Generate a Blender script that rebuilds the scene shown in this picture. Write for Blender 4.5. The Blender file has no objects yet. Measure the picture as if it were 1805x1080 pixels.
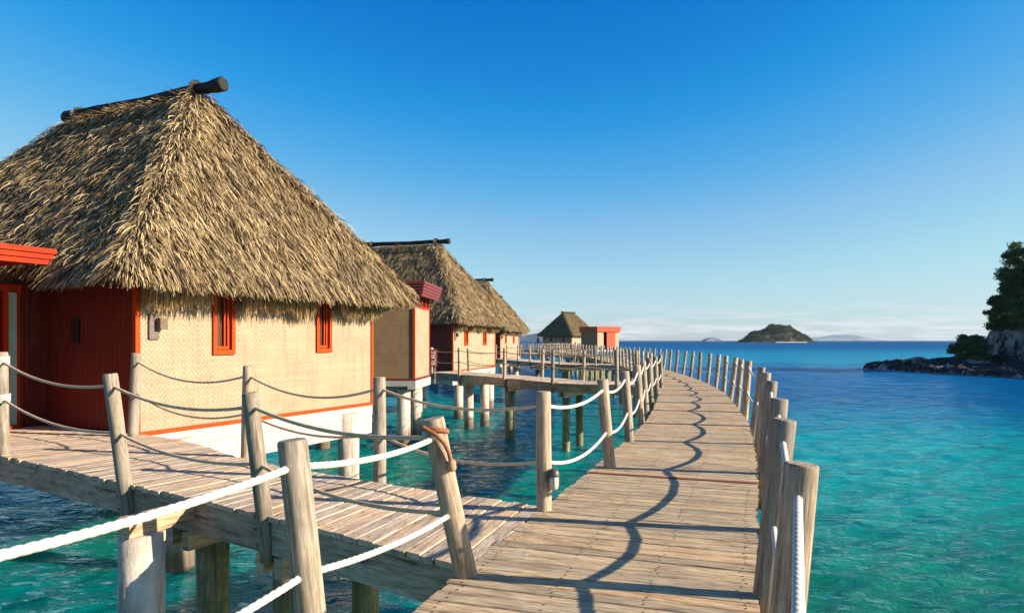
import bpy, bmesh, math, random
import numpy as np
from mathutils import Vector, Matrix
random.seed(7)
rng = np.random.default_rng(11)
SC = bpy.context.scene
COL = SC.collection
EYE = 4.2      # eye height above the sea
D = 2.6        # boardwalk deck height above the sea

# ------------------------------------------------------------------ camera
cam = bpy.data.cameras.new('camera')
camo = bpy.data.objects.new('camera', cam)
COL.objects.link(camo)
camo.location = (0, 0, EYE)
camo.rotation_euler = (math.radians(90), 0, 0)
cam.sensor_width = 36
cam.lens = 24.33
cam.shift_y = 0.0332
cam.clip_start = 0.05
cam.clip_end = 60000
SC.camera = camo

# ------------------------------------------------------------------ sky, sun, exposure
SUN_EL = 20.8
SUN_H = Vector((0.979, -0.205))
sun_dir = Vector((SUN_H.x * math.cos(math.radians(SUN_EL)), SUN_H.y * math.cos(math.radians(SUN_EL)), math.sin(math.radians(SUN_EL))))
world = bpy.data.worlds.new('World')
SC.world = world
world.use_nodes = True
nt = world.node_tree
nt.nodes.clear()
wo = nt.nodes.new('ShaderNodeOutputWorld')
bg = nt.nodes.new('ShaderNodeBackground')
sky = nt.nodes.new('ShaderNodeTexSky')
sky.sky_type = 'NISHITA'
sky.sun_disc = False
sky.sun_elevation = math.radians(SUN_EL)
sky.sun_rotation = math.atan2(SUN_H.x, SUN_H.y)
sky.altitude = 0
sky.air_density = 1.0
sky.dust_density = 0.6
sky.ozone_density = 3.0
bg.inputs['Strength'].default_value = 0.092
# polarised, deep-toned sky: a tone curve on the sky's own radiance
k1 = nt.nodes.new('ShaderNodeMixRGB'); k1.blend_type = 'MULTIPLY'; k1.inputs[0].default_value = 1.0; k1.inputs[2].default_value = (0.160, 0.171, 0.192, 1)
nt.links.new(sky.outputs[0], k1.inputs[1])
gm_ = nt.nodes.new('ShaderNodeGamma'); gm_.inputs['Gamma'].default_value = 1.45
nt.links.new(k1.outputs[0], gm_.inputs[0])
hs = nt.nodes.new('ShaderNodeMixRGB'); hs.blend_type = 'MULTIPLY'; hs.inputs[0].default_value = 1.0; hs.inputs[2].default_value = (5.4, 6.2, 6.6, 1)
nt.links.new(gm_.outputs[0], hs.inputs[1])
k2 = nt.nodes.new('ShaderNodeMixRGB'); k2.blend_type = 'MULTIPLY'; k2.inputs[0].default_value = 1.0; k2.inputs[2].default_value = (0.1, 0.1, 0.1, 1)
nt.links.new(hs.outputs[0], k2.inputs[1])
cv = nt.nodes.new('ShaderNodeRGBCurve')
for ch, pts in ((0, [(0, 0), (0.040, 0.004), (0.06, 0.054), (0.127, 0.30), (0.34, 0.57), (1, 0.75)]),
                (1, [(0, 0), (0.106, 0.212), (0.15, 0.325), (0.29, 0.57), (0.44, 0.74), (1, 0.85)]),
                (2, [(0, 0), (0.20, 0.52), (0.29, 0.65), (0.39, 0.755), (0.55, 0.82), (1, 0.86)])):
    c_ = cv.mapping.curves[ch]
    c_.points[0].location = pts[0]; c_.points[1].location = pts[-1]
    for p_ in pts[1:-1]: c_.points.new(*p_)
cv.mapping.update()
nt.links.new(k2.outputs[0], cv.inputs['Color'])
k3 = nt.nodes.new('ShaderNodeMixRGB'); k3.blend_type = 'MULTIPLY'; k3.inputs[0].default_value = 1.0; k3.inputs[2].default_value = (5, 5, 5, 1)
nt.links.new(cv.outputs[0], k3.inputs[1])
hs = k3
# thin bands of far cloud just above the horizon
tc = nt.nodes.new('ShaderNodeTexCoord')
mp = nt.nodes.new('ShaderNodeMapping')
mp.inputs['Scale'].default_value = (5.0, 5.0, 55.0)
nt.links.new(tc.outputs['Generated'], mp.inputs['Vector'])
nz = nt.nodes.new('ShaderNodeTexNoise')
nz.inputs['Scale'].default_value = 2.2
nz.inputs['Detail'].default_value = 8
nz.inputs['Roughness'].default_value = 0.62
nt.links.new(mp.outputs[0], nz.inputs['Vector'])
sp = nt.nodes.new('ShaderNodeSeparateXYZ')
nt.links.new(tc.outputs['Generated'], sp.inputs[0])
zr = nt.nodes.new('ShaderNodeValToRGB')
zr.color_ramp.elements[0].position = 0.0
zr.color_ramp.elements[0].color = (0.7, 0.7, 0.7, 1)
zr.color_ramp.elements[1].position = 0.055
zr.color_ramp.elements[1].color = (0, 0, 0, 1)
e = zr.color_ramp.elements.new(0.012); e.color = (1, 1, 1, 1)
e = zr.color_ramp.elements.new(0.03); e.color = (0.45, 0.45, 0.45, 1)
nt.links.new(sp.outputs['Z'], zr.inputs[0])
cr = nt.nodes.new('ShaderNodeValToRGB')
cr.color_ramp.elements[0].position = 0.47
cr.color_ramp.elements[0].color = (0, 0, 0, 1)
cr.color_ramp.elements[1].position = 0.58
cr.color_ramp.elements[1].color = (1, 1, 1, 1)
nt.links.new(nz.outputs[0], cr.inputs[0])
mm = nt.nodes.new('ShaderNodeMath'); mm.operation = 'MULTIPLY'
nt.links.new(zr.outputs[0], mm.inputs[0]); nt.links.new(cr.outputs[0], mm.inputs[1])
mm2 = nt.nodes.new('ShaderNodeMath'); mm2.operation = 'MULTIPLY'; mm2.inputs[1].default_value = 0.75
nt.links.new(mm.outputs[0], mm2.inputs[0])
mx = nt.nodes.new('ShaderNodeMixRGB')
mx.inputs['Color2'].default_value = (4.3, 4.45, 4.6, 1)
nt.links.new(mm2.outputs[0], mx.inputs[0]); nt.links.new(hs.outputs[0], mx.inputs[1])
nt.links.new(mx.outputs[0], bg.inputs['Color'])
nt.links.new(bg.outputs[0], wo.inputs[0])

sl = bpy.data.lights.new('sun', 'SUN')
sl.energy = 5.0
sl.angle = math.radians(0.5)
sl.color = (1.0, 0.90, 0.765)
so = bpy.data.objects.new('sun', sl)
COL.objects.link(so)
so.rotation_euler = sun_dir.to_track_quat('Z', 'Y').to_euler()
so.location = (60, -20, 60)

SC.view_settings.view_transform = 'Standard'
SC.view_settings.look = 'None'
SC.view_settings.exposure = 1.12
SC.view_settings.gamma = 1.0
SC.render.engine = 'CYCLES'

# ------------------------------------------------------------------ helpers
def link(o):
    COL.objects.link(o); return o

def tag(o, label=None, cat=None, group=None, kind=None):
    if label: o['label'] = label
    if cat: o['category'] = cat
    if group: o['group'] = group
    if kind: o['kind'] = kind
    return o

def empty(name, loc=(0, 0, 0), rz=0.0, label=None, cat=None, group=None):
    o = bpy.data.objects.new(name, None)
    o.empty_display_size = 0.3
    link(o)
    o.location = loc
    o.rotation_euler = (0, 0, rz)
    return tag(o, label, cat, group)

def mesh_obj(name, verts, faces, mat, parent=None, smooth=False, uvs=None, rnd=None, loc=None):
    me = bpy.data.meshes.new(name)
    if isinstance(verts, np.ndarray) and isinstance(faces, np.ndarray):
        n = faces.shape[1]
        me.vertices.add(len(verts)); me.vertices.foreach_set('co', verts.astype(np.float32).ravel())
        me.loops.add(faces.size); me.loops.foreach_set('vertex_index', faces.astype(np.int32).ravel())
        me.polygons.add(len(faces))
        me.polygons.foreach_set('loop_start', np.arange(0, faces.size, n, dtype=np.int32))
        me.polygons.foreach_set('loop_total', np.full(len(faces), n, dtype=np.int32))
        me.update(calc_edges=True)
    else:
        me.from_pydata([tuple(v) for v in verts], [], [tuple(int(i) for i in f) for f in faces])
        me.update()
    if uvs is not None:
        ul = me.uv_layers.new(name='UVMap')
        ul.data.foreach_set('uv', np.asarray(uvs, dtype=np.float32).ravel())
    if rnd is not None:
        at = me.attributes.new('rnd', 'FLOAT', 'FACE')
        at.data.foreach_set('value', np.asarray(rnd, dtype=np.float32))
    if smooth:
        me.polygons.foreach_set('use_smooth', np.ones(len(me.polygons), dtype=bool))
    me.materials.append(mat)
    o = bpy.data.objects.new(name, me)
    link(o)
    if parent is not None: o.parent = parent
    if loc is not None: o.location = loc
    return o

class MB:
    """collects solid shapes into one mesh"""
    def __init__(s): s.v = []; s.f = []; s.n = 0
    def add(s, vs, fs):
        s.v += [tuple(v) for v in vs]; s.f += [tuple(i + s.n for i in f) for f in fs]; s.n += len(vs)
    def box(s, x0, x1, y0, y1, z0, z1, bev=0.0):
        if bev <= 0:
            vs = [(x, y, z) for z in (z0, z1) for y in (y0, y1) for x in (x0, x1)]
            s.add(vs, [(0, 2, 3, 1), (4, 5, 7, 6), (0, 1, 5, 4), (2, 6, 7, 3), (0, 4, 6, 2), (1, 3, 7, 5)])
        else:
            bm = bmesh.new()
            bmesh.ops.create_cube(bm, size=1.0)
            for v in bm.verts:
                v.co = Vector(((x0 + x1) / 2 + v.co.x * (x1 - x0), (y0 + y1) / 2 + v.co.y * (y1 - y0), (z0 + z1) / 2 + v.co.z * (z1 - z0)))
            bmesh.ops.bevel(bm, geom=list(bm.edges), offset=bev, segments=1, affect='EDGES', profile=0.5)
            s.addbm(bm)
        return s
    def addbm(s, bm):
        bm.verts.index_update()
        s.add([v.co.copy() for v in bm.verts], [[v.index for v in f.verts] for f in bm.faces])
        bm.free()
    def obox(s, p, q, w, h, up=(0, 0, 1)):
        """beam from p to q (centres), width w sideways, height h along up"""
        p = Vector(p); q = Vector(q); d = (q - p).normalized(); upv = Vector(up)
        sd = d.cross(upv).normalized(); u2 = sd.cross(d).normalized()
        vs = []
        for c in (p, q):
            for a, b in ((-1, -1), (1, -1), (1, 1), (-1, 1)):
                vs.append(c + sd * a * w / 2 + u2 * b * h / 2)
        s.add(vs, [(0, 1, 2, 3), (7, 6, 5, 4), (0, 4, 5, 1), (1, 5, 6, 2), (2, 6, 7, 3), (3, 7, 4, 0)])
        return s
    def tube(s, path, radii, n=14, caps=True, wob=0.0):
        path = [Vector(p) for p in path]
        rings = []
        for i, p in enumerate(path):
            a = path[max(i - 1, 0)]; b = path[min(i + 1, len(path) - 1)]
            d = (b - a).normalized()
            ref = Vector((1, 0, 0)) if abs(d.x) < 0.8 else Vector((0, 1, 0))
            u = d.cross(ref).normalized(); w = d.cross(u)
            ring = []
            for k in range(n):
                t = 2 * math.pi * k / n
                r = radii[i] * (1 + wob * math.sin(3 * t + i * 1.3) + wob * 0.6 * math.sin(5 * t + i * 0.7))
                ring.append(p + u * math.cos(t) * r + w * math.sin(t) * r)
            rings.append(ring)
        vs = [v for r in rings for v in r]; fs = []
        for i in range(len(rings) - 1):
            for k in range(n):
                a = i * n + k; b = i * n + (k + 1) % n
                fs.append((a, a + n, b + n, b))
        if caps:
            fs.append(tuple(range(n)))
            fs.append(tuple((len(rings) - 1) * n + k for k in reversed(range(n))))
        s.add(vs, fs); return s
    def build(s, name, mat, parent=None, smooth=False, loc=None):
        o = mesh_obj(name, s.v, s.f, mat, parent, smooth, loc=loc)
        if smooth:
            for p in o.data.polygons:
                if len(p.vertices) > 4: p.use_smooth = False
        return o

def beams(name, parts, mat, parent):
    """parts: (p, q, width, height); UV u runs along each beam"""
    mb = MB(); uv = []; rn = []
    for (p, q, w, h) in parts:
        L = (Vector(q) - Vector(p)).length; r = random.random()
        mb.obox(p, q, w, h)
        prof = [0.0, w, w + h, 2 * w + h]
        def U(i): return (0.0 if i < 4 else L, prof[i % 4] + r * 5)
        for f in [(0, 1, 2, 3), (7, 6, 5, 4), (0, 4, 5, 1), (1, 5, 6, 2), (2, 6, 7, 3), (3, 7, 4, 0)]:
            if len(set(i // 4 for i in f)) == 1:
                for k in range(4): uv.append(((0, w, w, 0)[k] * 0.1, (0, 0, h, h)[k] + r))
            else:
                for i in f:
                    u_, v_ = U(i)
                    if set(x % 4 for x in f) == {3, 0} and i % 4 == 0: v_ = 2 * w + 2 * h + r * 5
                    uv.append((u_, v_))
            rn.append(r)
    return mesh_obj(name, mb.v, mb.f, mat, parent, uvs=uv, rnd=rn)

def copy_tree(o, parent=None):
    c = o.copy(); COL.objects.link(c); c.parent = parent
    for ch in list(o.children): copy_tree(ch, c)
    return c

# ------------------------------------------------------------------ materials
def newmat(name):
    m = bpy.data.materials.new(name); m.use_nodes = True
    t = m.node_tree; t.nodes.clear()
    out = t.nodes.new('ShaderNodeOutputMaterial'); b = t.nodes.new('ShaderNodeBsdfPrincipled')
    t.links.new(b.outputs[0], out.inputs[0])
    return m, t, b
def N(t, typ, **kw):
    n = t.nodes.new(typ)
    for k, v in kw.items():
        if k in n.inputs: n.inputs[k].default_value = v
        else: setattr(n, k, v)
    return n
def ramp(t, stops, src=None, interp='LINEAR'):
    r = t.nodes.new('ShaderNodeValToRGB'); r.color_ramp.interpolation = interp
    el = r.color_ramp.elements
    while len(el) > 1: el.remove(el[-1])
    el[0].position = stops[0][0]; el[0].color = (*stops[0][1], 1)
    for p, c in stops[1:]:
        x = el.new(p); x.color = (*c, 1)
    if src is not None: t.links.new(src, r.inputs[0])
    return r
def math_n(t, op, a, b=None, c=None):
    n = t.nodes.new('ShaderNodeMath'); n.operation = op
    for i, v in enumerate((a, b, c)):
        if v is None: continue
        if isinstance(v, (int, float)): n.inputs[i].default_value = v
        else: t.links.new(v, n.inputs[i])
    return n.outputs[0]
def mixc(t, typ, fac, a, b):
    n = t.nodes.new('ShaderNodeMixRGB'); n.blend_type = typ
    for i, v in enumerate((fac, a, b)):
        if isinstance(v, (int, float)): n.inputs[i].default_value = v
        elif isinstance(v, tuple): n.inputs[i].default_value = (*v, 1)
        else: t.links.new(v, n.inputs[i])
    return n.outputs[0]
def bump(t, b, h, s, dist=0.01):
    n = t.nodes.new('ShaderNodeBump'); n.inputs['Strength'].default_value = s; n.inputs['Distance'].default_value = dist
    t.links.new(h, n.inputs['Height']); t.links.new(n.outputs[0], b.inputs['Normal'])
    return n
def g3(v): return (v, v, v)

def wood_mat(name, dark, mid, light, grain_axis='Z', scale=1.0, crack=0.5, rough=0.8, uv=False, moss=None):
    """weathered timber: grain, per-piece tone, cracks and knots"""
    m, t, b = newmat(name)
    tc = N(t, 'ShaderNodeTexCoord'); oi = N(t, 'ShaderNodeObjectInfo')
    src = tc.outputs['UV'] if uv else tc.outputs['Object']
    off = N(t, 'ShaderNodeVectorMath', operation='ADD')
    cm = N(t, 'ShaderNodeCombineXYZ')
    if uv:
        at = N(t, 'ShaderNodeAttribute', attribute_name='rnd'); rv = at.outputs['Fac']
    else: rv = oi.outputs['Random']
    r17 = math_n(t, 'MULTIPLY', rv, 37.0)
    for i in range(3): t.links.new(r17, cm.inputs[i])
    t.links.new(src, off.inputs[0]); t.links.new(cm.outputs[0], off.inputs[1])
    mp = N(t, 'ShaderNodeMapping')
    sc = {'Z': (1, 1, 0.07), 'X': (0.10, 1, 1), 'Y': (1, 0.07, 1)}[grain_axis]
    mp.inputs['Scale'].default_value = tuple(a * scale for a in sc)
    t.links.new(off.outputs[0], mp.inputs['Vector'])
    n1 = N(t, 'ShaderNodeTexNoise', Scale=38.0, Detail=6.0, Roughness=0.65, Distortion=0.4); t.links.new(mp.outputs[0], n1.inputs['Vector'])
    n2 = N(t, 'ShaderNodeTexNoise', Scale=150.0, Detail=3.0, Roughness=0.6); t.links.new(mp.outputs[0], n2.inputs['Vector'])
    n3 = N(t, 'ShaderNodeTexNoise', Scale=2.3, Detail=5.0, Roughness=0.6); t.links.new(off.outputs[0], n3.inputs['Vector'])
    c = ramp(t, [(0.30, dark), (0.48, mid), (0.70, light)], n1.outputs[0]).outputs[0]
    c = mixc(t, 'MULTIPLY', 0.6, c, ramp(t, [(0.35, g3(0.55)), (0.6, g3(1.1))], n2.outputs[0]).outputs[0])
    c = mixc(t, 'MULTIPLY', 0.75, c, ramp(t, [(0.3, (0.62, 0.60, 0.60)), (0.5, g3(1.0)), (0.75, (1.22, 1.13, 1.0))], n3.outputs[0]).outputs[0])
    tone = ramp(t, [(0.0, (0.62, 0.60, 0.60)), (0.22, (0.86, 0.86, 0.88)), (0.45, (0.98, 0.95, 0.93)), (0.7, (1.12, 1.06, 1.0)), (0.90, (1.15, 0.98, 0.80)), (1.0, (0.80, 0.82, 0.84))], rv)
    c = mixc(t, 'MULTIPLY', 0.85, c, tone.outputs[0])
    ck = ramp(t, [(0.30, g3(0.0)), (0.37, g3(1.0))], n1.outputs[0]).outputs[0]
    c = mixc(t, 'MIX', math_n(t, 'MULTIPLY', math_n(t, 'SUBTRACT', 1.0, ck), crack), c, tuple(x * 0.35 for x in dark))
    if moss:
        n4 = N(t, 'ShaderNodeTexNoise', Scale=5.0, Detail=6.0, Roughness=0.7); t.links.new(off.outputs[0], n4.inputs['Vector'])
        c = mixc(t, 'MIX', math_n(t, 'MULTIPLY', ramp(t, [(0.45, g3(0)), (0.62, g3(1))], n4.outputs[0]).outputs[0], moss[1]), c, moss[0])
    t.links.new(c, b.inputs['Base Color'])
    b.inputs['Roughness'].default_value = rough
    b.inputs['Specular IOR Level'].default_value = 0.25
    h = math_n(t, 'ADD', math_n(t, 'MULTIPLY', n1.outputs[0], 0.7), math_n(t, 'MULTIPLY', n2.outputs[0], 0.3))
    bump(t, b, h, 0.55, 0.006)
    return m

M_POST = wood_mat('post_wood', (0.15, 0.11, 0.075), (0.34, 0.275, 0.205), (0.50, 0.43, 0.33), 'Z', 1.0, 0.35, moss=((0.17, 0.155, 0.07), 0.25))
M_POSTEND = wood_mat('post_end', (0.30, 0.25, 0.20), (0.50, 0.44, 0.37), (0.66, 0.6, 0.52), 'Z', 1.0, 0.2)
M_DECK = wood_mat('deck_wood', (0.17, 0.11, 0.062), (0.49, 0.36, 0.205), (0.67, 0.535, 0.34), 'X', 0.9, 0.5, uv=True)
M_DECK2 = wood_mat('jetty_wood', (0.26, 0.185, 0.12), (0.56, 0.43, 0.295), (0.72, 0.58, 0.42), 'X', 0.9, 0.4, uv=True)
M_REDBOARD = wood_mat('red_board', (0.14, 0.045, 0.03), (0.26, 0.09, 0.055), (0.34, 0.14, 0.09), 'X', 0.9, 0.3, uv=True)
M_BEAM = wood_mat('beam_wood', (0.19, 0.12, 0.07), (0.44, 0.32, 0.205), (0.60, 0.47, 0.335), 'X', 0.6, 0.5, uv=True)
M_PILEWOOD = wood_mat('pile_wood', (0.09, 0.075, 0.04), (0.25, 0.22, 0.12), (0.40, 0.35, 0.20), 'Z', 0.6, 0.4, moss=((0.11, 0.14, 0.05), 0.8))
M_LOG = wood_mat('charred_log', (0.006, 0.006, 0.007), (0.016, 0.015, 0.015), (0.04, 0.036, 0.034), 'Y', 1.0, 0.3, rough=0.7)

def plain(name, col, rough=0.6, var=0.15, vscale=8.0, bmp=0.15, bscale=60.0, metallic=0.0, spec=0.3):
    m, t, b = newmat(name)
    tc = N(t, 'ShaderNodeTexCoord')
    n = N(t, 'ShaderNodeTexNoise', Scale=vscale, Detail=5.0, Roughness=0.6); t.links.new(tc.outputs['Object'], n.inputs['Vector'])
    r = ramp(t, [(0.3, tuple(c * (1 - var) for c in col)), (0.7, tuple(min(1, c * (1 + var)) for c in col))], n.outputs[0])
    t.links.new(r.outputs[0], b.inputs['Base Color'])
    n2 = N(t, 'ShaderNodeTexNoise', Scale=bscale, Detail=4.0); t.links.new(tc.outputs['Object'], n2.inputs['Vector'])
    bump(t, b, n2.outputs[0], bmp, 0.004)
    b.inputs['Roughness'].default_value = rough; b.inputs['Metallic'].default_value = metallic
    b.inputs['Specular IOR Level'].default_value = spec
    return m
M_ROPE = plain('rope_white', (0.60, 0.535, 0.43), 0.85, 0.10, 14, 0.5, 240)
M_ROPEOLD = plain('rope_greyed', (0.66, 0.44, 0.26), 0.9, 0.18, 14, 0.5, 240)
M_TWINE = plain('brown_twine', (0.26, 0.10, 0.045), 0.85, 0.25, 30, 0.5, 200)
M_ORANGE = plain('orange_red_trim', (0.40, 0.052, 0.007), 0.6, 0.14, 5, 0.15, 60, 0, 0.1)
M_RED = plain('red_stained_timber', (0.40, 0.027, 0.004), 0.6, 0.12, 3, 0.2, 40, 0, 0.1)
M_MAROON = plain('maroon_timber', (0.15, 0.026, 0.024), 0.5, 0.15, 5, 0.2, 40)
M_FADED = plain('sun_faded_red', (0.42, 0.085, 0.04), 0.7, 0.15, 3, 0.2, 40, 0, 0.1)
M_PLINTH = plain('white_plinth', (0.41, 0.375, 0.315), 0.7, 0.14, 2.2, 0.3, 30)
M_DARK = plain('painted_shade', (0.02, 0.012, 0.010), 0.5, 0.2)  # near-black: shade inside openings put into the colour
M_METAL = plain('grey_metal', (0.10, 0.09, 0.08), 0.45, 0.2, 20, 0.1, 80, 0.4)
M_SHADE = plain('pale_lamp_glass', (0.55, 0.50, 0.38), 0.25, 0.15, 30, 0.1, 80, 0, 0.6)
M_SCREW = plain('rusty_screw', (0.05, 0.032, 0.025), 0.6, 0.2)
M_STONE_LAMP = plain('carved_lamp_wood', (0.15, 0.10, 0.065), 0.7, 0.2, 10, 0.4, 60)

def plank_red():
    """dark red vertical tongue-and-groove boards (object X/Y run, board 0.115 m)"""
    m, t, b = newmat('red_board_wall')
    tc = N(t, 'ShaderNodeTexCoord')
    mp = N(t, 'ShaderNodeMapping'); mp.inputs['Scale'].default_value = (1, 1, 0.06); t.links.new(tc.outputs['Object'], mp.inputs['Vector'])
    n = N(t, 'ShaderNodeTexNoise', Scale=22.0, Detail=5.0, Roughness=0.6); t.links.new(mp.outputs[0], n.inputs['Vector'])
    c = ramp(t, [(0.3, (0.075, 0.009, 0.005)), (0.7, (0.17, 0.022, 0.011))], n.outputs[0])
    t.links.new(c.outputs[0], b.inputs['Base Color'])
    b.inputs['Roughness'].default_value = 0.45
    b.inputs['Specular IOR Level'].default_value = 0.3
    bump(t, b, n.outputs[0], 0.2, 0.004)
    return m
M_BOARDS = plank_red()

def weave(name, light, mid, dark, s=0.024, contrast=1.0):
    """woven bamboo matting: fine strips in a twill whose diagonals turn into large diamonds. UV in metres."""
    m, t, b = newmat(name)
    tc = N(t, 'ShaderNodeTexCoord'); sx = N(t, 'ShaderNodeSeparateXYZ'); t.links.new(tc.outputs['UV'], sx.inputs[0])
    wob = N(t, 'ShaderNodeTexNoise', Scale=3.0, Detail=3.0); t.links.new(tc.outputs['UV'], wob.inputs['Vector'])
    w = math_n(t, 'MULTIPLY', math_n(t, 'SUBTRACT', wob.outputs[0], 0.5), 0.05)
    u0 = math_n(t, 'ADD', sx.outputs[0], w); v0 = math_n(t, 'ADD', sx.outputs[1], w)
    up = math_n(t, 'PINGPONG', u0, 0.33); vp = math_n(t, 'PINGPONG', v0, 0.40)
    i = math_n(t, 'FLOOR', math_n(t, 'DIVIDE', up, s)); j = math_n(t, 'FLOOR', math_n(t, 'DIVIDE', vp, s))
    k = math_n(t, 'MODULO', math_n(t, 'ADD', math_n(t, 'ADD', i, j), 400.0), 4.0)
    over = math_n(t, 'LESS_THAN', k, 1.5)          # 1: vertical strip on top, 0: horizontal strip on top
    fu = math_n(t, 'FRACT', math_n(t, 'DIVIDE', up, s)); fv = math_n(t, 'FRACT', math_n(t, 'DIVIDE', vp, s))
    du = math_n(t, 'ABSOLUTE', math_n(t, 'SUBTRACT', fu, 0.5)); dv = math_n(t, 'ABSOLUTE', math_n(t, 'SUBTRACT', fv, 0.5))
    dd = N(t, 'ShaderNodeMix'); dd.data_type = 'FLOAT'
    t.links.new(over, dd.inputs[0]); t.links.new(dv, dd.inputs[2]); t.links.new(du, dd.inputs[3])
    edge = ramp(t, [(0.26, g3(1)), (0.48, g3(0))], dd.outputs[0]).outputs[0]
    # per-strip tone
    st = N(t, 'ShaderNodeMix'); st.data_type = 'FLOAT'
    fi = math_n(t, 'FLOOR', math_n(t, 'DIVIDE', u0, s)); fj = math_n(t, 'FLOOR', math_n(t, 'DIVIDE', v0, s))
    t.links.new(over, st.inputs[0]); t.links.new(math_n(t, 'MULTIPLY', fj, 1.37), st.inputs[2]); t.links.new(math_n(t, 'ADD', fi, 0.5), st.inputs[3])
    wn = N(t, 'ShaderNodeTexWhiteNoise', noise_dimensions='1D'); t.links.new(st.outputs[0], wn.inputs['W'])
    c = mixc(t, 'MIX', math_n(t, 'MULTIPLY', over, 0.85 * contrast), light, mid)
    c = mixc(t, 'MIX', math_n(t, 'MULTIPLY', wn.outputs[0], 0.45), c, mid)
    ns = N(t, 'ShaderNodeTexNoise', Scale=26.0, Detail=3.0); t.links.new(tc.outputs['UV'], ns.inputs['Vector'])
    c = mixc(t, 'MULTIPLY', 0.45, c, ramp(t, [(0.35, g3(0.72)), (0.6, g3(1.12))], ns.outputs[0]).outputs[0])
    c = mixc(t, 'MIX', math_n(t, 'MULTIPLY', math_n(t, 'SUBTRACT', 1.0, edge), 0.75), c, dark)
    n2 = N(t, 'ShaderNodeTexNoise', Scale=1.6, Detail=5.0); t.links.new(tc.outputs['UV'], n2.inputs['Vector'])
    mst = N(t, 'ShaderNodeMapping'); mst.inputs['Scale'].default_value = (7.0, 0.7, 1.0); t.links.new(tc.outputs['UV'], mst.inputs['Vector'])
    nst = N(t, 'ShaderNodeTexNoise', Scale=1.0, Detail=6.0, Roughness=0.65); t.links.new(mst.outputs[0], nst.inputs['Vector'])
    c = mixc(t, 'MULTIPLY', 0.7, c, ramp(t, [(0.32, (0.80, 0.74, 0.66)), (0.48, g3(1.0)), (0.7, g3(1.05))], nst.outputs[0]).outputs[0])
    c = mixc(t, 'MULTIPLY', 0.8, c, ramp(t, [(0.3, g3(0.86)), (0.65, g3(1.08))], n2.outputs[0]).outputs[0])
    t.links.new(c, b.inputs['Base Color']); b.inputs['Roughness'].default_value = 0.6
    b.inputs['Specular IOR Level'].default_value = 0.2
    bump(t, b, edge, 0.6, 0.006)
    return m
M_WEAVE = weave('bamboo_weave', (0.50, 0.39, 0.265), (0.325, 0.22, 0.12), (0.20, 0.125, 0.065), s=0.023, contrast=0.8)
M_WEAVE_SHADE = weave('shaded_bamboo_weave', (0.38, 0.235, 0.115), (0.19, 0.105, 0.045), (0.07, 0.038, 0.018), contrast=1.0)  # annex matting again, with the shade of its unlit walls put into the colour

def straw_mat(name, stops, trans=0.0):
    m, t, b = newmat(name)
    at = N(t, 'ShaderNodeAttribute', attribute_name='rnd')
    c = ramp(t, stops, at.outputs['Fac']).outputs[0]
    tc = N(t, 'ShaderNodeTexCoord'); n = N(t, 'ShaderNodeTexNoise', Scale=0.9, Detail=5.0, Roughness=0.65); t.links.new(tc.outputs['Object'], n.inputs['Vector'])
    c = mixc(t, 'MULTIPLY', 1.0, c, ramp(t, [(0.3, (0.68, 0.66, 0.66)), (0.65, (1.12, 1.08, 1.0))], n.outputs[0]).outputs[0])
    t.links.new(c, b.inputs['Base Color'])
    b.inputs['Roughness'].default_value = 0.65
    b.inputs['Specular IOR Level'].default_value = 0.25
    if trans:
        tr = t.nodes.new('ShaderNodeBsdfTranslucent'); t.links.new(c, tr.inputs['Color'])
        mx_ = t.nodes.new('ShaderNodeMixShader'); mx_.inputs[0].default_value = trans
        out = [n_ for n_ in t.nodes if n_.type == 'OUTPUT_MATERIAL'][0]
        t.links.new(b.outputs[0], mx_.inputs[1]); t.links.new(tr.outputs[0], mx_.inputs[2]); t.links.new(mx_.outputs[0], out.inputs[0])
    return m
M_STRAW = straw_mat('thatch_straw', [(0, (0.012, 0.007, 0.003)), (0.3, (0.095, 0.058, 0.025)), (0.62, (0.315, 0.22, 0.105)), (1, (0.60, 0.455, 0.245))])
M_FRINGE = straw_mat('fresh_straw', [(0, (0.30, 0.19, 0.08)), (0.5, (0.56, 0.41, 0.20)), (1, (0.70, 0.56, 0.33))], 0.5)
M_THATCHBASE = plain('thatch_core', (0.03, 0.02, 0.012), 0.95, 0.4, 12, 1.0, 30)  # darkened so the colour supplies the shade in gaps between straws

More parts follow.
